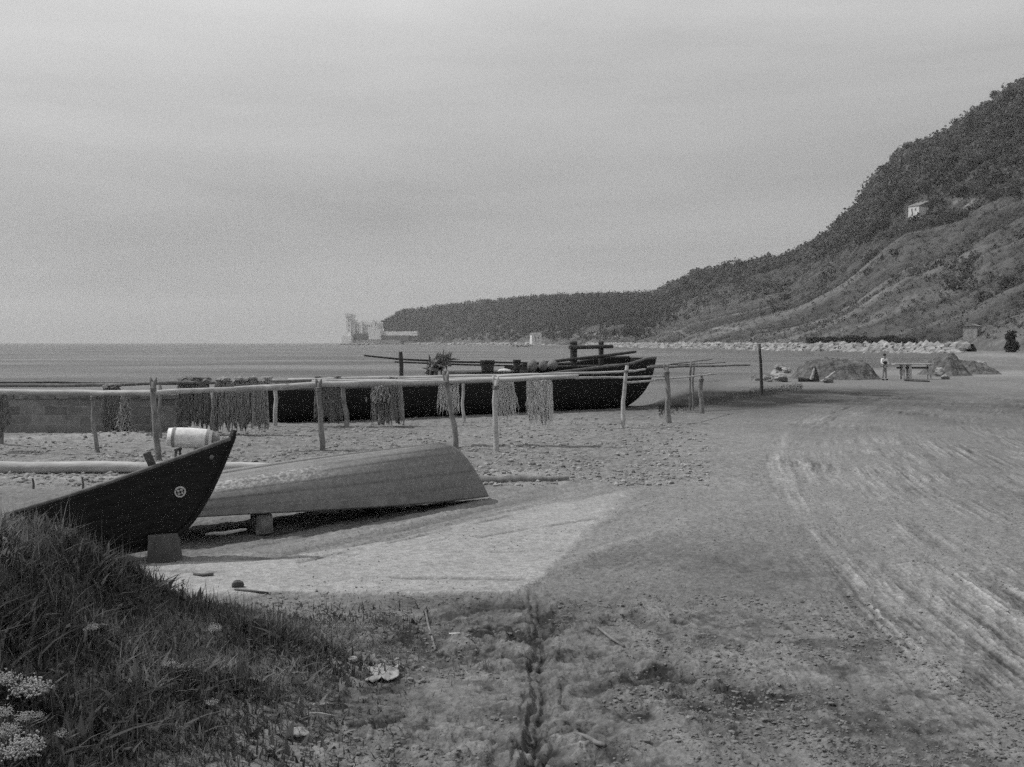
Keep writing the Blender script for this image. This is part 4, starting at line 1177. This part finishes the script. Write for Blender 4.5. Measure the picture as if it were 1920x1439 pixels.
# spars and gear lying on the barge
def spar(label, pts_, wpx, mat='darkwood'):
    w3 = [blocal(px, py, .9) + QO for px, py in pts_]
    out = []
    for a_, b_ in zip(w3[:-1], w3[1:]): out += [a_.lerp(b_, k / 6) for k in range(6)]
    out.append(w3[-1]); n_ = len(out)
    m_ = MB(); r_ = wpx / 2 / FPX * 36
    m_.tube(out, [r_ * (.55 + .45 * math.sin(math.pi * (.15 + .7 * k / n_))) for k in range(n_)], 9, wob=.03)
    tag(m_.build('spar', M[mat], None, w3[0], smooth=True), label, 'spar', 'spars lying along the barge')
spar('upper of two thin spars reaching left from the barge over the crutch', [(683, 667), (750, 674), (860, 679), (1010, 681), (1075, 683)], 4.0)
spar('lower of two thin spars running along the barge deck', [(740, 679), (860, 684), (1000, 687)], 3.4)
spar('thick dark spar slanting up to the right past the two bitt posts', [(960, 688), (1055, 676), (1130, 668), (1192, 660)], 7)
def tub(label, px, yb, yt, wtop, wbot, name='tub'):
    c_ = blocal(px, yb, .5) + QO; h = (yb - yt) / FPX * c_.y; r1, r0 = wtop / 2 / FPX * c_.y, wbot / 2 / FPX * c_.y
    t = thing(name, label, 'tub', c_, 0, 'tubs on the barge')
    m_ = MB(); m_.lathe((0, 0, 0), [(.001, .01), (r0, 0), (r1, h), (r1 * .92, h), (r0 * .9, .05), (.001, .05)], 18); m_.build('staves', M['darkwood'], t, smooth=False)
    for k in (.2, .8):
        r_ = r0 + (r1 - r0) * k
        m_ = MB(); m_.lathe((0, 0, h * k), [(r_, -.025), (r_ + .012, -.025), (r_ + .012, .025), (r_, .025)], 18); m_.build('hoop', M['bargetar'], t)
tub('largest dark tub flaring upward on the deck of the barge', 914, 702, 676, 28, 20)
tub('small dark tub between the large tub and the sacks on the barge', 969, 698, 675, 15, 10)
def lump(label, px, yb, yt, wpx, seed, name='sack', mat='netdark', cat='sack', group='dark sacks on the barge'):
    c_ = blocal(px, (yb + yt) / 2, .55) + QO; h = (yb - yt) / 2 / FPX * c_.y * 1.1; r_ = wpx / 2 / FPX * c_.y
    rg = np.random.default_rng(seed); v0, f0 = ICO3
    d_ = v0 * (1 + .16 * fbm(v0[:, 0] * 3 + seed, v0[:, 1] * 3 + v0[:, 2] * 2, 3, seed)[:, None] * 2)
    d_ = d_ * np.array([r_, r_ * .9, h])
    o = np_mesh(name, d_, f0, M[mat], True); o.location = c_
    tag(o, label, cat, group)
lump('dark bulging sack next to the small tub on the barge', 998, 698, 675, 20, 1)
lump('dark sack in the middle of the row of sacks on the barge', 1018, 696, 676, 17, 2)
lump('dark sack at the right end of the row of sacks on the barge', 1036, 695, 676, 20, 3)
lump('low pale coil of rope beside the largest tub on the barge', 945, 700, 692, 26, 4, 'rope_coil', 'netlight', 'rope', None)
# heap of net thrown over the spars
rr_ = random.Random(5); c0 = blocal(822, 700, .9) + QO
m = MB()
for k in range(240):
    t_ = rr_.random(); px = 803 + 32 * t_ + rr_.gauss(0, 4); py = 700 - 28 * t_ ** .8 + rr_.gauss(0, 4)
    c_ = blocal(px, py, .85 + rr_.uniform(-.25, .25)) + QO - c0
    d_ = Vector((rr_.gauss(.05, .08), rr_.gauss(0, .08), rr_.gauss(0, .10)))
    m.tube([c_, c_ + d_ + Vector((0, 0, .03)), c_ + d_ * 1.8], [.03, .035, .012], 5, False)
o = m.build('net_heap', M['netdark'], None); o.location = c0
tag(o, 'dark heap of net thrown over the thin spars of the barge', 'net')

# ------------------------------------------------------------------ far beach: mound, boulders, timbers, man, trestle table
def mound(name, label, px, yb, ytop, hwpx, dep, seed, mat='heap'):
    c_ = P(px, yb); c_.y += dep; Y_ = c_.y; h = EYE - (ytop - HOR) / FPX * Y_; rx = hwpx / FPX * Y_
    c_.x = (px - 960) / FPX * Y_; c_.z = 0
    u, r_ = np.meshgrid(np.linspace(0, 2 * np.pi, 160), np.linspace(0, 1.12, 60), indexing='ij')
    x_, y_ = np.cos(u) * r_ * rx, np.sin(u) * r_ * dep
    z_ = h * (1 - sm(.25 if hwpx < 60 else .55, 1.08, r_ + .28 * fbm(np.cos(u) * 2 + seed, np.sin(u) * 2, 3, seed))) * (1 + .12 * fbm(x_, y_, 3, seed + 1)) + .8 * fbm(x_ * 1.1, y_ * 1.1, 5, seed + 2, .65) * sm(1.1, .7, r_) - .05
    o = np_mesh(name, np.stack([x_, y_, z_], 2).reshape(-1, 3), grid_faces(160, 60), M[mat], True); o.location = c_
    return tag(o, label, 'mound')
mound('seaweed_mound', 'long dark mound of seaweed left of the standing man', 1564, 713, 677, 78, 3.2, 3)
mound('soil_mound', 'dark peaked mound of earth right of the trestle table', 1770, 706, 667, 42, 3.5, 5)
mound('soil_mound', 'low dark mound of earth beside the road at the bend', 1822, 703, 679, 48, 3.0, 6)
def boulder(label, px, yb, wpx, seed, group, fl=.75, mat=None):
    c_ = P(px, yb); r_ = wpx / 2 / FPX * c_.y
    o = boulder_mesh('boulder', seed, r_, mat, fl); o.location = c_ + Vector((0, 0, r_ * fl * .55)); o.rotation_euler.z = seed
    tag(o, label, 'boulder', group)
for i, (px, yb, wp_) in enumerate(((1416, 714, 20), (1436, 716, 26), (1452, 708, 26), (1466, 716, 30), (1474, 700, 22), (1462, 693, 18))):
    boulder('grey boulder in the small heap beside the lone post', px, yb, wp_, 100 + i, 'boulders beside the lone post', .8)
for i, (px, yb, wp_) in enumerate(((1762, 706, 24), (1778, 698, 26), (1790, 690, 24), (1772, 712, 18), (1800, 684, 20), (1757, 690, 16))):
    boulder('pale boulder in the heap leaning on the peaked earth mound', px, yb, wp_, 120 + i, 'boulders against the peaked mound', .85)
for i, (px, yb, wp_) in enumerate(((1830, 700, 20), (1842, 694, 24), (1852, 700, 14), (1838, 685, 18))):
    boulder('pale boulder in the heap beside the bend of the road', px, yb, wp_, 140 + i, 'boulders beside the bend of the road', .85)
boulder('largest pale slab like boulder above the peaked earth mound', 1800, 668, 26, 160, None, .6)
def timber(label, a_, b_, r_, mat='timber', name='timber'):
    m_ = MB(); m_.tube(wobble(a_, b_, 6, .02), [r_, r_, r_ * .95, r_ * .9, r_ * .85, r_ * .7], 7)
    tag(m_.build(name, M[mat], None, a_), label, 'timber', 'broken timbers before the mound')
q = P(1530, 716); Y_ = q.y
timber('dark upright broken timber in front of the seaweed mound', D(1532, 716, Y_), D(1526, 688, Y_), .17, 'darkwood')
timber('pale timber leaning on the dark upright one', D(1520, 712, Y_ - .2), D(1527, 690, Y_ - .3), .08, 'pale')
timber('pale branch pointing up to the right before the mound', D(1540, 716, Y_ - .5), D(1566, 697, Y_ - .2), .08, 'pale')
timber('dark log lying flat left of the upright timber', D(1497, 712, Y_), D(1526, 713, Y_), .16, 'darkwood')
boulder('dark lump of rock at the foot of the pale branch', 1552, 718, 20, 170, None, .7, M['heap'])

# trestle table
q = P(1711, 712); Y_ = q.y
tt = thing('trestle_table', 'long narrow trestle table beside the standing man', 'table', q)
k = Y_ / FPX
MB().box((0, .0, 29 * k), (72 * k, .75, .09)).build('tabletop', M['pale'], tt, bevel=.01)
for dx in (-19, -7, 31):
    for dy in (-.28, .28): MB().box((dx * k, dy, 14 * k), (.17 if dx < 30 else .09, .1, 28 * k), (0, 0, 0), .9).build('leg', M['pale'], tt)
MB().box((0, 0, 22 * k), (60 * k, .05, .12)).build('stretcher', M['darkwood'], tt)
timber('dark bar standing in for the shadow below the trestle table', P(1697, 715) + Vector((0, 0, .06)), P(1742, 717) + Vector((0, 0, .05)), .09, 'darkwood', 'ground_bar')  # added dark bar, stands in for the table's shadow on the ground

# standing man
q = P(1658, 713)
man = thing('person', 'man in white shirt and dark waistcoat standing by the trestle table', 'person', q, .35)
def skin(name, pts_, edges, rad, mat, root=0, sub=2):
    me = bpy.data.meshes.new(name); me.from_pydata(pts_, edges, []); me.materials.append(mat)
    o = bpy.data.objects.new(name, me); COL.objects.link(o); o.parent = man
    mo = o.modifiers.new('s', 'SKIN'); mo.use_smooth_shade = True
    for i_, r_ in enumerate(rad):
        sv = me.skin_vertices[0].data[i_]; sv.radius = (r_ if hasattr(r_, '__len__') else (r_, r_)); sv.use_root = (i_ == root)
    o.modifiers.new('u', 'SUBSURF').levels = sub; o.modifiers[-1].render_levels = sub
    return o
B = [(0, 0, .92), (0, 0, 1.12), (0, -.01, 1.34), (0, -.015, 1.47), (0, -.03, 1.56), (0, -.035, 1.66),
     (-.17, 0, 1.40), (-.25, -.02, 1.16), (-.17, -.18, 1.02), (-.12, -.24, .99), (.17, 0, 1.40), (.26, -.02, 1.16), (.18, -.17, 1.00), (.13, -.23, .97),
     (-.09, 0, .86), (-.11, -.01, .48), (-.12, .02, .08), (-.13, -.13, .03), (.09, 0, .86), (.13, .0, .48), (.15, .03, .08), (.17, -.12, .03)]
E = [(0, 1), (1, 2), (2, 3), (3, 4), (4, 5), (2, 6), (6, 7), (7, 8), (8, 9), (2, 10), (10, 11), (11, 12), (12, 13), (0, 14), (14, 15), (15, 16), (16, 17), (0, 18), (18, 19), (19, 20), (20, 21)]
skin('body', B, E, [.14, .13, .15, .055, .085, .075, .06, .045, .035, .035, .06, .045, .035, .035, .085, .06, .042, .035, .085, .06, .042, .035], M['skin'])
skin('shirt', [B[0], B[1], B[2], B[6], B[7], (-.185, -.15, 1.04), B[10], B[11], (.195, -.14, 1.02)], [(0, 1), (1, 2), (2, 3), (3, 4), (4, 5), (2, 6), (6, 7), (7, 8)],
     [(.17, .15), (.165, .145), (.185, .16), .085, .07, .058, .085, .07, .058], M['shirt'])
skin('waistcoat', [(0, -.012, .98), (0, -.012, 1.12), (0, -.02, 1.33)], [(0, 1), (1, 2)], [(.178, .165), (.172, .16), (.175, .165)], M['vest'])
skin('trousers', [(0, 0, .94), B[14], B[15], (-.12, .015, .14), B[18], B[19], (.148, .025, .14)], [(0, 1), (1, 2), (2, 3), (0, 4), (4, 5), (5, 6)], [(.16, .14), .105, .082, .075, .105, .082, .075], M['trouser'])
m = MB(); v0, f0 = ICO2
m.add((v0 * np.array([.095, .11, .085]) + np.array([0, -.02, 1.70])).tolist(), f0.tolist()); m.lathe((0, -.05, 1.685), [(.001, .02), (.12, .01), (.13, 0), (.001, -.01)], 14)
m.build('cap', M['hair'], man, smooth=True)
for dx, z0 in ((-.13, .03), (.17, .03)):
    m = MB(); m.add((v0 * np.array([.06, .14, .05]) + np.array([dx, -.05, z0 + .01])).tolist(), f0.tolist()); m.build('shoe', M['hair'], man, smooth=True)

# ------------------------------------------------------------------ foreground: grass bank, flowers, stones, sticks
def blades(xy, h, wd, alb, lean=.35, seg=3):
    n = len(xy); z = gz_many(xy[:, 0], xy[:, 1]) - .015
    a = RNG.uniform(0, 6.283, n); dx, dy = np.cos(a), np.sin(a)
    ln = np.abs(RNG.normal(size=n)) * lean * h
    b = RNG.uniform(0, 6.283, n); sx2, sy2 = np.cos(b) * wd, np.sin(b) * wd
    V = []
    for j in range(seg + 1):
        t_ = j / seg; c = ln * t_ ** 1.8; w_ = (1 - t_ ** 1.6) + .04
        cx, cy, cz_ = xy[:, 0] + dx * c, xy[:, 1] + dy * c, z + h * t_ * (1 - .22 * t_ * np.clip(ln / h, 0, 1.5))
        V.append(np.stack([cx - sx2 * w_, cy - sy2 * w_, cz_], 1)); V.append(np.stack([cx + sx2 * w_, cy + sy2 * w_, cz_], 1))
    V = np.stack(V, 1)              # n, 2*(seg+1), 3
    m_ = 2 * (seg + 1)
    base_ = (np.arange(n) * m_)[:, None]
    F = np.concatenate([base_ + np.array([2 * j, 2 * j + 1, 2 * j + 3, 2 * j + 2]) for j in range(seg)], 1).reshape(-1, 4)
    return V.reshape(-1, 3), F, np.repeat(alb, m_)
def bank_pts(n, lo=.06):
    x = RNG.uniform(-5.6, -.7, n); y = RNG.uniform(2.6, 10.2, n)
    b = bank(x, y); k = (b > lo + .10 * RNG.uniform(-1, 1, n)) & (x > -.56 * y - .6)
    return np.stack([x[k], y[k]], 1), b[k]
parts = []
def put(n, h, hs, wd, a0, a1, lean, lo=.06, clump=None):
    xy, b = bank_pts(n, lo)
    dn = fbm(xy[:, 0] * 2.2, xy[:, 1] * 2.2, 3, 120)
    if clump is not None:
        k = dn > clump; xy, b, dn = xy[k], b[k], dn[k]
    s_ = (.75 + .9 * np.clip(dn + .2, 0, .6)) * np.clip(.55 + b * 1.1, .5, 1.1)
    tone = np.clip(.75 + 2.6 * fbm(xy[:, 0] * 1.6 + 9, xy[:, 1] * 1.6, 4, 124), .5, 2.2)
    parts.append(blades(xy, (h + hs * RNG.normal(size=len(xy)).clip(-1.5, 2)) * s_, wd * RNG.uniform(.6, 1.4, len(xy)), RNG.uniform(a0, a1, len(xy)) * tone, lean))
put(40000, .115, .055, .0050, .06, .20, .6)
put(5000, .17, .05, .0045, .16, .34, .7, .1)
put(26000, .09, .03, .010, .06, .17, .9)
put(5000, .25, .07, .003, .10, .28, .6, .15)
put(900, .36, .09, .0028, .14, .30, .5, .5)
put(18000, .11, .05, .018, .08, .30, 1.2, .09, -.06)
put(3500, .13, .05, .026, .08, .24, 1.3, .12, .02)
put(2600, .17, .05, .011, .12, .30, 1.1, .12, .06)
V = np.vstack([p[0] for p in parts]); off = np.cumsum([0] + [len(p[0]) for p in parts[:-1]])
F = np.vstack([p[1] + o for p, o in zip(parts, off)]); A = np.concatenate([p[2] for p in parts])
tag(np_mesh('bank_grass', V, F, M['grass'], False, A), 'thick dark grass and weeds on the bank at lower left', 'grass', None, 'stuff')
# thin tufts spreading off the bank onto the soil, and along the far shore
n = 9000
xy = np.stack([RNG.uniform(-2.6, 4.2, n), RNG.uniform(4.5, 11.2, n)], 1)
dn = fbm(xy[:, 0] * 1.7, xy[:, 1] * 1.7, 4, 131) - .10 * sm(-1.4, .6, xy[:, 0]) - .02
edge_ = np.exp(-np.abs(bank(xy[:, 0], xy[:, 1]) - .02) * 14) * (xy[:, 0] < -.3)
k = (dn > .10) | ((edge_ > .4) & (RNG.uniform(0, 1, n) < .55)) ; xy = xy[k & (slab_mask(xy[:, 0], xy[:, 1]) < .3)]
T1 = blades(xy, RNG.uniform(.02, .07, len(xy)), np.full(len(xy), .0035), RNG.uniform(.06, .14, len(xy)), .9, 2)
n = 9000
t_ = RNG.uniform(0, 1, n); px = 1235 + 270 * t_; py = 772 - 46 * t_ ** .75 + RNG.normal(size=n) * (6 - 2 * t_)
yy = EYE * FPX / (py - HOR); xy = np.stack([(px - 960) / FPX * yy, yy], 1)
T2 = blades(xy, RNG.uniform(.02, .09, n), np.full(n, .012), RNG.uniform(.04, .09, n), .7, 2)
V = np.vstack([T1[0], T2[0]]); F = np.vstack([T1[1], T2[1] + len(T1[0])])
tag(np_mesh('sparse_grass', V, F, M['grass'], False, np.concatenate([T1[2], T2[2]])), 'sparse short grass on the bare soil and by the water edge', 'grass', None, 'stuff')

def flower(px, py, size, hgt, label, group, seed):
    """a plant whose flower head shows at that place: stem from the bank up to a domed head of tiny florets"""
    best = None
    for y_ in np.linspace(3.2, 9.5, 90):
        p_ = D(px, py, y_); d_ = p_.z - gz(p_.x, p_.y)
        e = abs(d_ - hgt)
        if best is None or e < best[0]: best = (e, p_)
    h_ = best[1]; g = Vector((h_.x + .02, h_.y + .03, gz(h_.x + .02, h_.y + .03)))
    t = thing('flowering_weed', label, 'flower', g, 0, group)
    MB().tube([Vector((0, 0, -.02)), (h_ - g) * .6 + Vector((.01, 0, 0)), h_ - g], [.004, .0035, .003], 6).build('stem', M['stemg'], t)
    rg = np.random.default_rng(seed); r_ = size / 2 / FPX * h_.y
    n_ = int(160 + 5 * size)
    u = rg.normal(size=(n_, 3)); u[:, 2] = np.abs(u[:, 2]) * .8; u /= np.linalg.norm(u, axis=1)[:, None]
    c_ = np.array(h_ - g) + u * np.array([r_, r_, r_ * .85]) * rg.uniform(.45, 1.25, (n_, 1)) * (1 + .25 * np.sin(5 * np.arctan2(u[:, 1], u[:, 0]) + seed))[:, None]
    s_ = r_ * .07
    V_ = (ICO1[0][None] * (s_ * rg.uniform(.6, 1.3, (n_, 1, 1))) + c_[:, None]).reshape(-1, 3)
    F_ = (ICO1[1][None] + (np.arange(n_) * len(ICO1[0]))[:, None, None]).reshape(-1, 3)
    np_mesh('flower_head', V_, F_, M['petal'], False, None, t)
    for k in range(4):
        a = rg.uniform(0, 6.28); q_ = Vector((math.cos(a), math.sin(a), .3)) * .09; sd2 = Vector((-math.sin(a), math.cos(a), 0)) * .012
        b_ = (h_ - g) * (.25 + .15 * k)
        MB().add([b_, b_ + q_ * .5 + sd2, b_ + q_, b_ + q_ * .5 - sd2], [(0, 1, 2, 3)]).build('leaf', M['stemg'], t)
M['stemg'] = gmat('green_stem', .06, .12, scale=20, bump=0)
FL = [(8, 1280, 44, .13, 'left of the pair of white flower heads low at the picture edge'), (56, 1300, 60, .13, 'largest white flower head of the pair at the left edge of the bank'),
      (46, 1348, 30, .10, 'small white flower head below the largest pair'), (4, 1342, 34, .10, 'white flower head cut by the left edge of the picture'), (14, 1376, 40, .10, 'white flower head lowest but one at the left edge'),
      (40, 1412, 66, .10, 'lowest broad white flower head in the corner of the bank'), (72, 1344, 20, .09, 'small white flower head right of the leftmost cluster'), (114, 1380, 20, .09, 'lone white flower head low on the bank among dark grass'),
      (172, 1180, 22, .11, 'pale flower head high on the left part of the bank'), (318, 1248, 22, .11, 'pale flower head in the middle of the grass bank'), (338, 1252, 14, .09, 'smaller pale flower head touching the one in the middle of the bank'),
      (402, 1182, 24, .10, 'pale flower head on the upper right slope of the bank'), (398, 1320, 18, .08, 'pale flower head on the lower right slope of the bank'), (508, 1404, 14, .06, 'tiny white flower head where the bank meets bare soil')]
for i, (px, py, s_, h_, lab) in enumerate(FL): flower(px, py, s_, h_, lab, 'white flowers on the bank', 200 + i)
def sprig(px, py0, py1, label, seed):
    b_ = P(px, py0, .25); b_.z = gz(b_.x, b_.y); tp_ = D(px + 6, py1, b_.y)
    if tp_.z < b_.z + .1: tp_.z = b_.z + .2
    t = thing('seedling', label, 'plant', b_, 0, None)
    MB().tube([Vector((0, 0, -.02)), (tp_ - b_) * .5, tp_ - b_], [.005, .004, .002], 6).build('stem', M['stemg'], t)
    m_ = MB(); rr2 = random.Random(seed)
    for k in range(26):
        f_ = .25 + .75 * k / 26; c_ = (tp_ - b_) * f_; a = k * 2.4; L_ = .035 * (1.2 - .6 * f_)
        d_ = Vector((math.cos(a), math.sin(a), .7)) * L_; s2 = Vector((-math.sin(a), math.cos(a), 0)) * L_ * .35
        m_.add([c_, c_ + d_ * .5 + s2, c_ + d_, c_ + d_ * .5 - s2], [(0, 1, 2, 3)])
    m_.build('foliage', M['stemg'], t)
sprig(338, 1135, 1086, 'taller upright leafy sprig at the top edge of the bank', 1)
sprig(312, 1135, 1100, 'shorter leafy sprig left of the taller one on the bank edge', 2)
sprig(236, 1085, 1062, 'leafy sprig at the bank edge below the timber block', 3)

# loose stones and clods
def loose(n, x0, x1, y0, y1, s0, s1, dens=None, ic=ICO1, jag=.25):
    px = RNG.uniform(x0, x1, n); py = RNG.uniform(y0, y1, n)
    Y_ = EYE * FPX / (py - HOR); X_ = (px - 960) / FPX * Y_
    if dens is not None:
        k = dens(X_, Y_); X_, Y_ = X_[k], Y_[k]
    z_ = gz_many(X_, Y_)[None]; s_ = s0 + (s1 - s0) * RNG.uniform(0, 1, len(X_)) ** 3
    return rocks(np.stack([X_, Y_, z_[0] + s_ * .25], 1), s_, ic, .65, jag)
c = loose(9000, 1150, 1980, 860, 1439, .003, .014, lambda X, Y: (fbm(X * 1.6, Y * .8, 4, 143) > -.02) & (Y < 22))
a = loose(11000, -60, 1330, 783, 912, .010, .060, lambda X, Y: (X < 6 - .1 * (Y - 20) + 2 * fbm(Y * .8, X * .3, 3, 145)) & (fbm(X * .9, Y * .9, 4, 140) > -.06))
tag(np_mesh('shingle', *a, M['shingle'], False), 'loose grey shingle on the beach below the drying racks', 'shingle', None, 'stuff')
a = loose(11000, 480, 1920, 1115, 1439, .004, .022, lambda X, Y: (fbm(X * 1.1, Y * 1.1, 4, 141) > -.04) & (X < 3.4) & (bank(X, Y) < .05), ICO1, .3)
b = loose(1500, 560, 1100, 900, 1130, .004, .012, lambda X, Y: fbm(X * 1.1, Y * 1.1, 4, 142) > .0)
M['clod'] = gmat('soil_clod', .09, .22, scale=14, bump=.5, rough=1, spec=.05)
tag(np_mesh('soil_clods', np.vstack([a[0], b[0], c[0]]), np.vstack([a[1], b[1] + len(a[0]), c[1] + len(a[0]) + len(b[0])]), M['clod'], False), 'small clods of earth and grit on the foreground soil', 'clods', None, 'stuff')
def stone(label, px, yb, wpx, seed, fl=.7, mat='stone', name='stone', cat='stone', group=None):
    c_ = P(px, yb); r_ = wpx / 2 / FPX * c_.y
    o = boulder_mesh(name, seed, r_, M[mat], fl); o.location = c_ + Vector((0, 0, r_ * fl * .4 + gz(c_.x, c_.y))); o.rotation_euler.z = seed * 1.3
    tag(o, label, cat, group)
stone('dark round stone on the pale slipway below the upturned boat', 446, 1108, 24, 1, .85, 'timber')
for i, (px, yb, wp_, lab) in enumerate(((744, 1245, 14, 'upright pale chip of stone above the pale scrap'), (790, 1258, 16, 'dark flat stone right of the pale scrap'), (792, 1282, 14, 'small pale stone below the dark flat one'), (1455, 1205, 20, 'grey stone alone in the middle of the foreground road'),
                                       (945, 1314, 12, 'grey stone left of the gutter'), (1200, 1138, 10, 'small stone right of the head of the gutter'), (505, 1408, 0, ''), (560, 1395, 36, 'pale crumpled lump by the foot of the grass bank'), (590, 1348, 14, 'pale pebble between bank and gutter'), (660, 1262, 22, 'white pebble pair at the right tip of the bank'), (1295, 1350, 16, 'stone at the right end of the curved stick'))):
    if wp_: stone(lab, px, yb, wp_, 30 + i, .6, 'rock' if 'pale' in lab or 'white' in lab else 'stone')
def stick(label, pts_, r_, mat='timber', name='stick'):
    w3 = [P(px, py) for px, py in pts_]
    for q_ in w3: q_.z = gz(q_.x, q_.y) + r_ * .8
    m_ = MB(); m_.tube(w3, [r_ * (.7 + .3 * math.sin(3 * k / len(w3))) for k in range(len(w3))], 7, wob=.1)
    tag(m_.build(name, M[mat], None, w3[0], smooth=True), label, 'stick', 'sticks on the ground')
stick('curved stick lying right of the gutter in the foreground', [(1058, 1370), (1080, 1376), (1100, 1384), (1118, 1394), (1134, 1404)], .016, 'wood')
stick('pale straight stick above the clods right of the gutter', [(1121, 1182), (1145, 1200), (1170, 1218)], .013, 'wood')
stick('short stick left of the round stone on the slipway', [(363, 1085), (380, 1088), (400, 1086)], .018)
stick('thin stick right below the round stone on the slipway', [(440, 1114), (470, 1117), (503, 1119)], .012)
stick('crooked twig lying on the soil left of the gutter', [(798, 1150), (803, 1180), (812, 1200), (816, 1214)], .012, 'wood')
stick('small pale stick on the soil right of the crooked twig', [(843, 1187), (862, 1195)], .012, 'pale')
# pale scrap of sacking on the soil
c = P(722, 1272); n = 14
u, v = np.meshgrid(np.linspace(-1, 1, 22), np.linspace(-1, 1, n), indexing='ij')
xs, ys = u * .10 * (1 + .9 * fbm(v * 2, u, 3, 6)), v * .19 * (1 + 1.1 * fbm(u * 2, v, 3, 7))
zs = .015 + .07 * fbm(u * 3, v * 3, 4, 9) + .012
o = np_mesh('sacking', np.stack([xs, ys, zs + gz(c.x, c.y)], 2).reshape(-1, 3), grid_faces(22, n), M['paper'], True); o.location = (c.x, c.y, 0)
o.modifiers.new('t', 'SOLIDIFY').thickness = .006
tag(o, 'pale crumpled scrap of sacking on the soil at the tip of the bank', 'scrap')

# ------------------------------------------------------------------ sea air
hz_ = bpy.data.materials.new('sea_haze'); hz_.use_nodes = True
n_ = hz_.node_tree.nodes; n_.clear()
pv = n_.new('ShaderNodeVolumePrincipled'); pv.inputs['Color'].default_value = (.9, .9, .9, 1); pv.inputs['Density'].default_value = 0.00015; pv.inputs['Anisotropy'].default_value = .2
ou = n_.new('ShaderNodeOutputMaterial'); hz_.node_tree.links.new(pv.outputs[0], ou.inputs['Volume'])
m = MB(); m.box((-1200, 2500, 120), (11400, 9000, 260)); o = m.build('haze', hz_)
tag(o, 'pale sea haze over the bay', None, None, 'stuff')
o.location.z = (-5.0 + 260 / 2) - 120
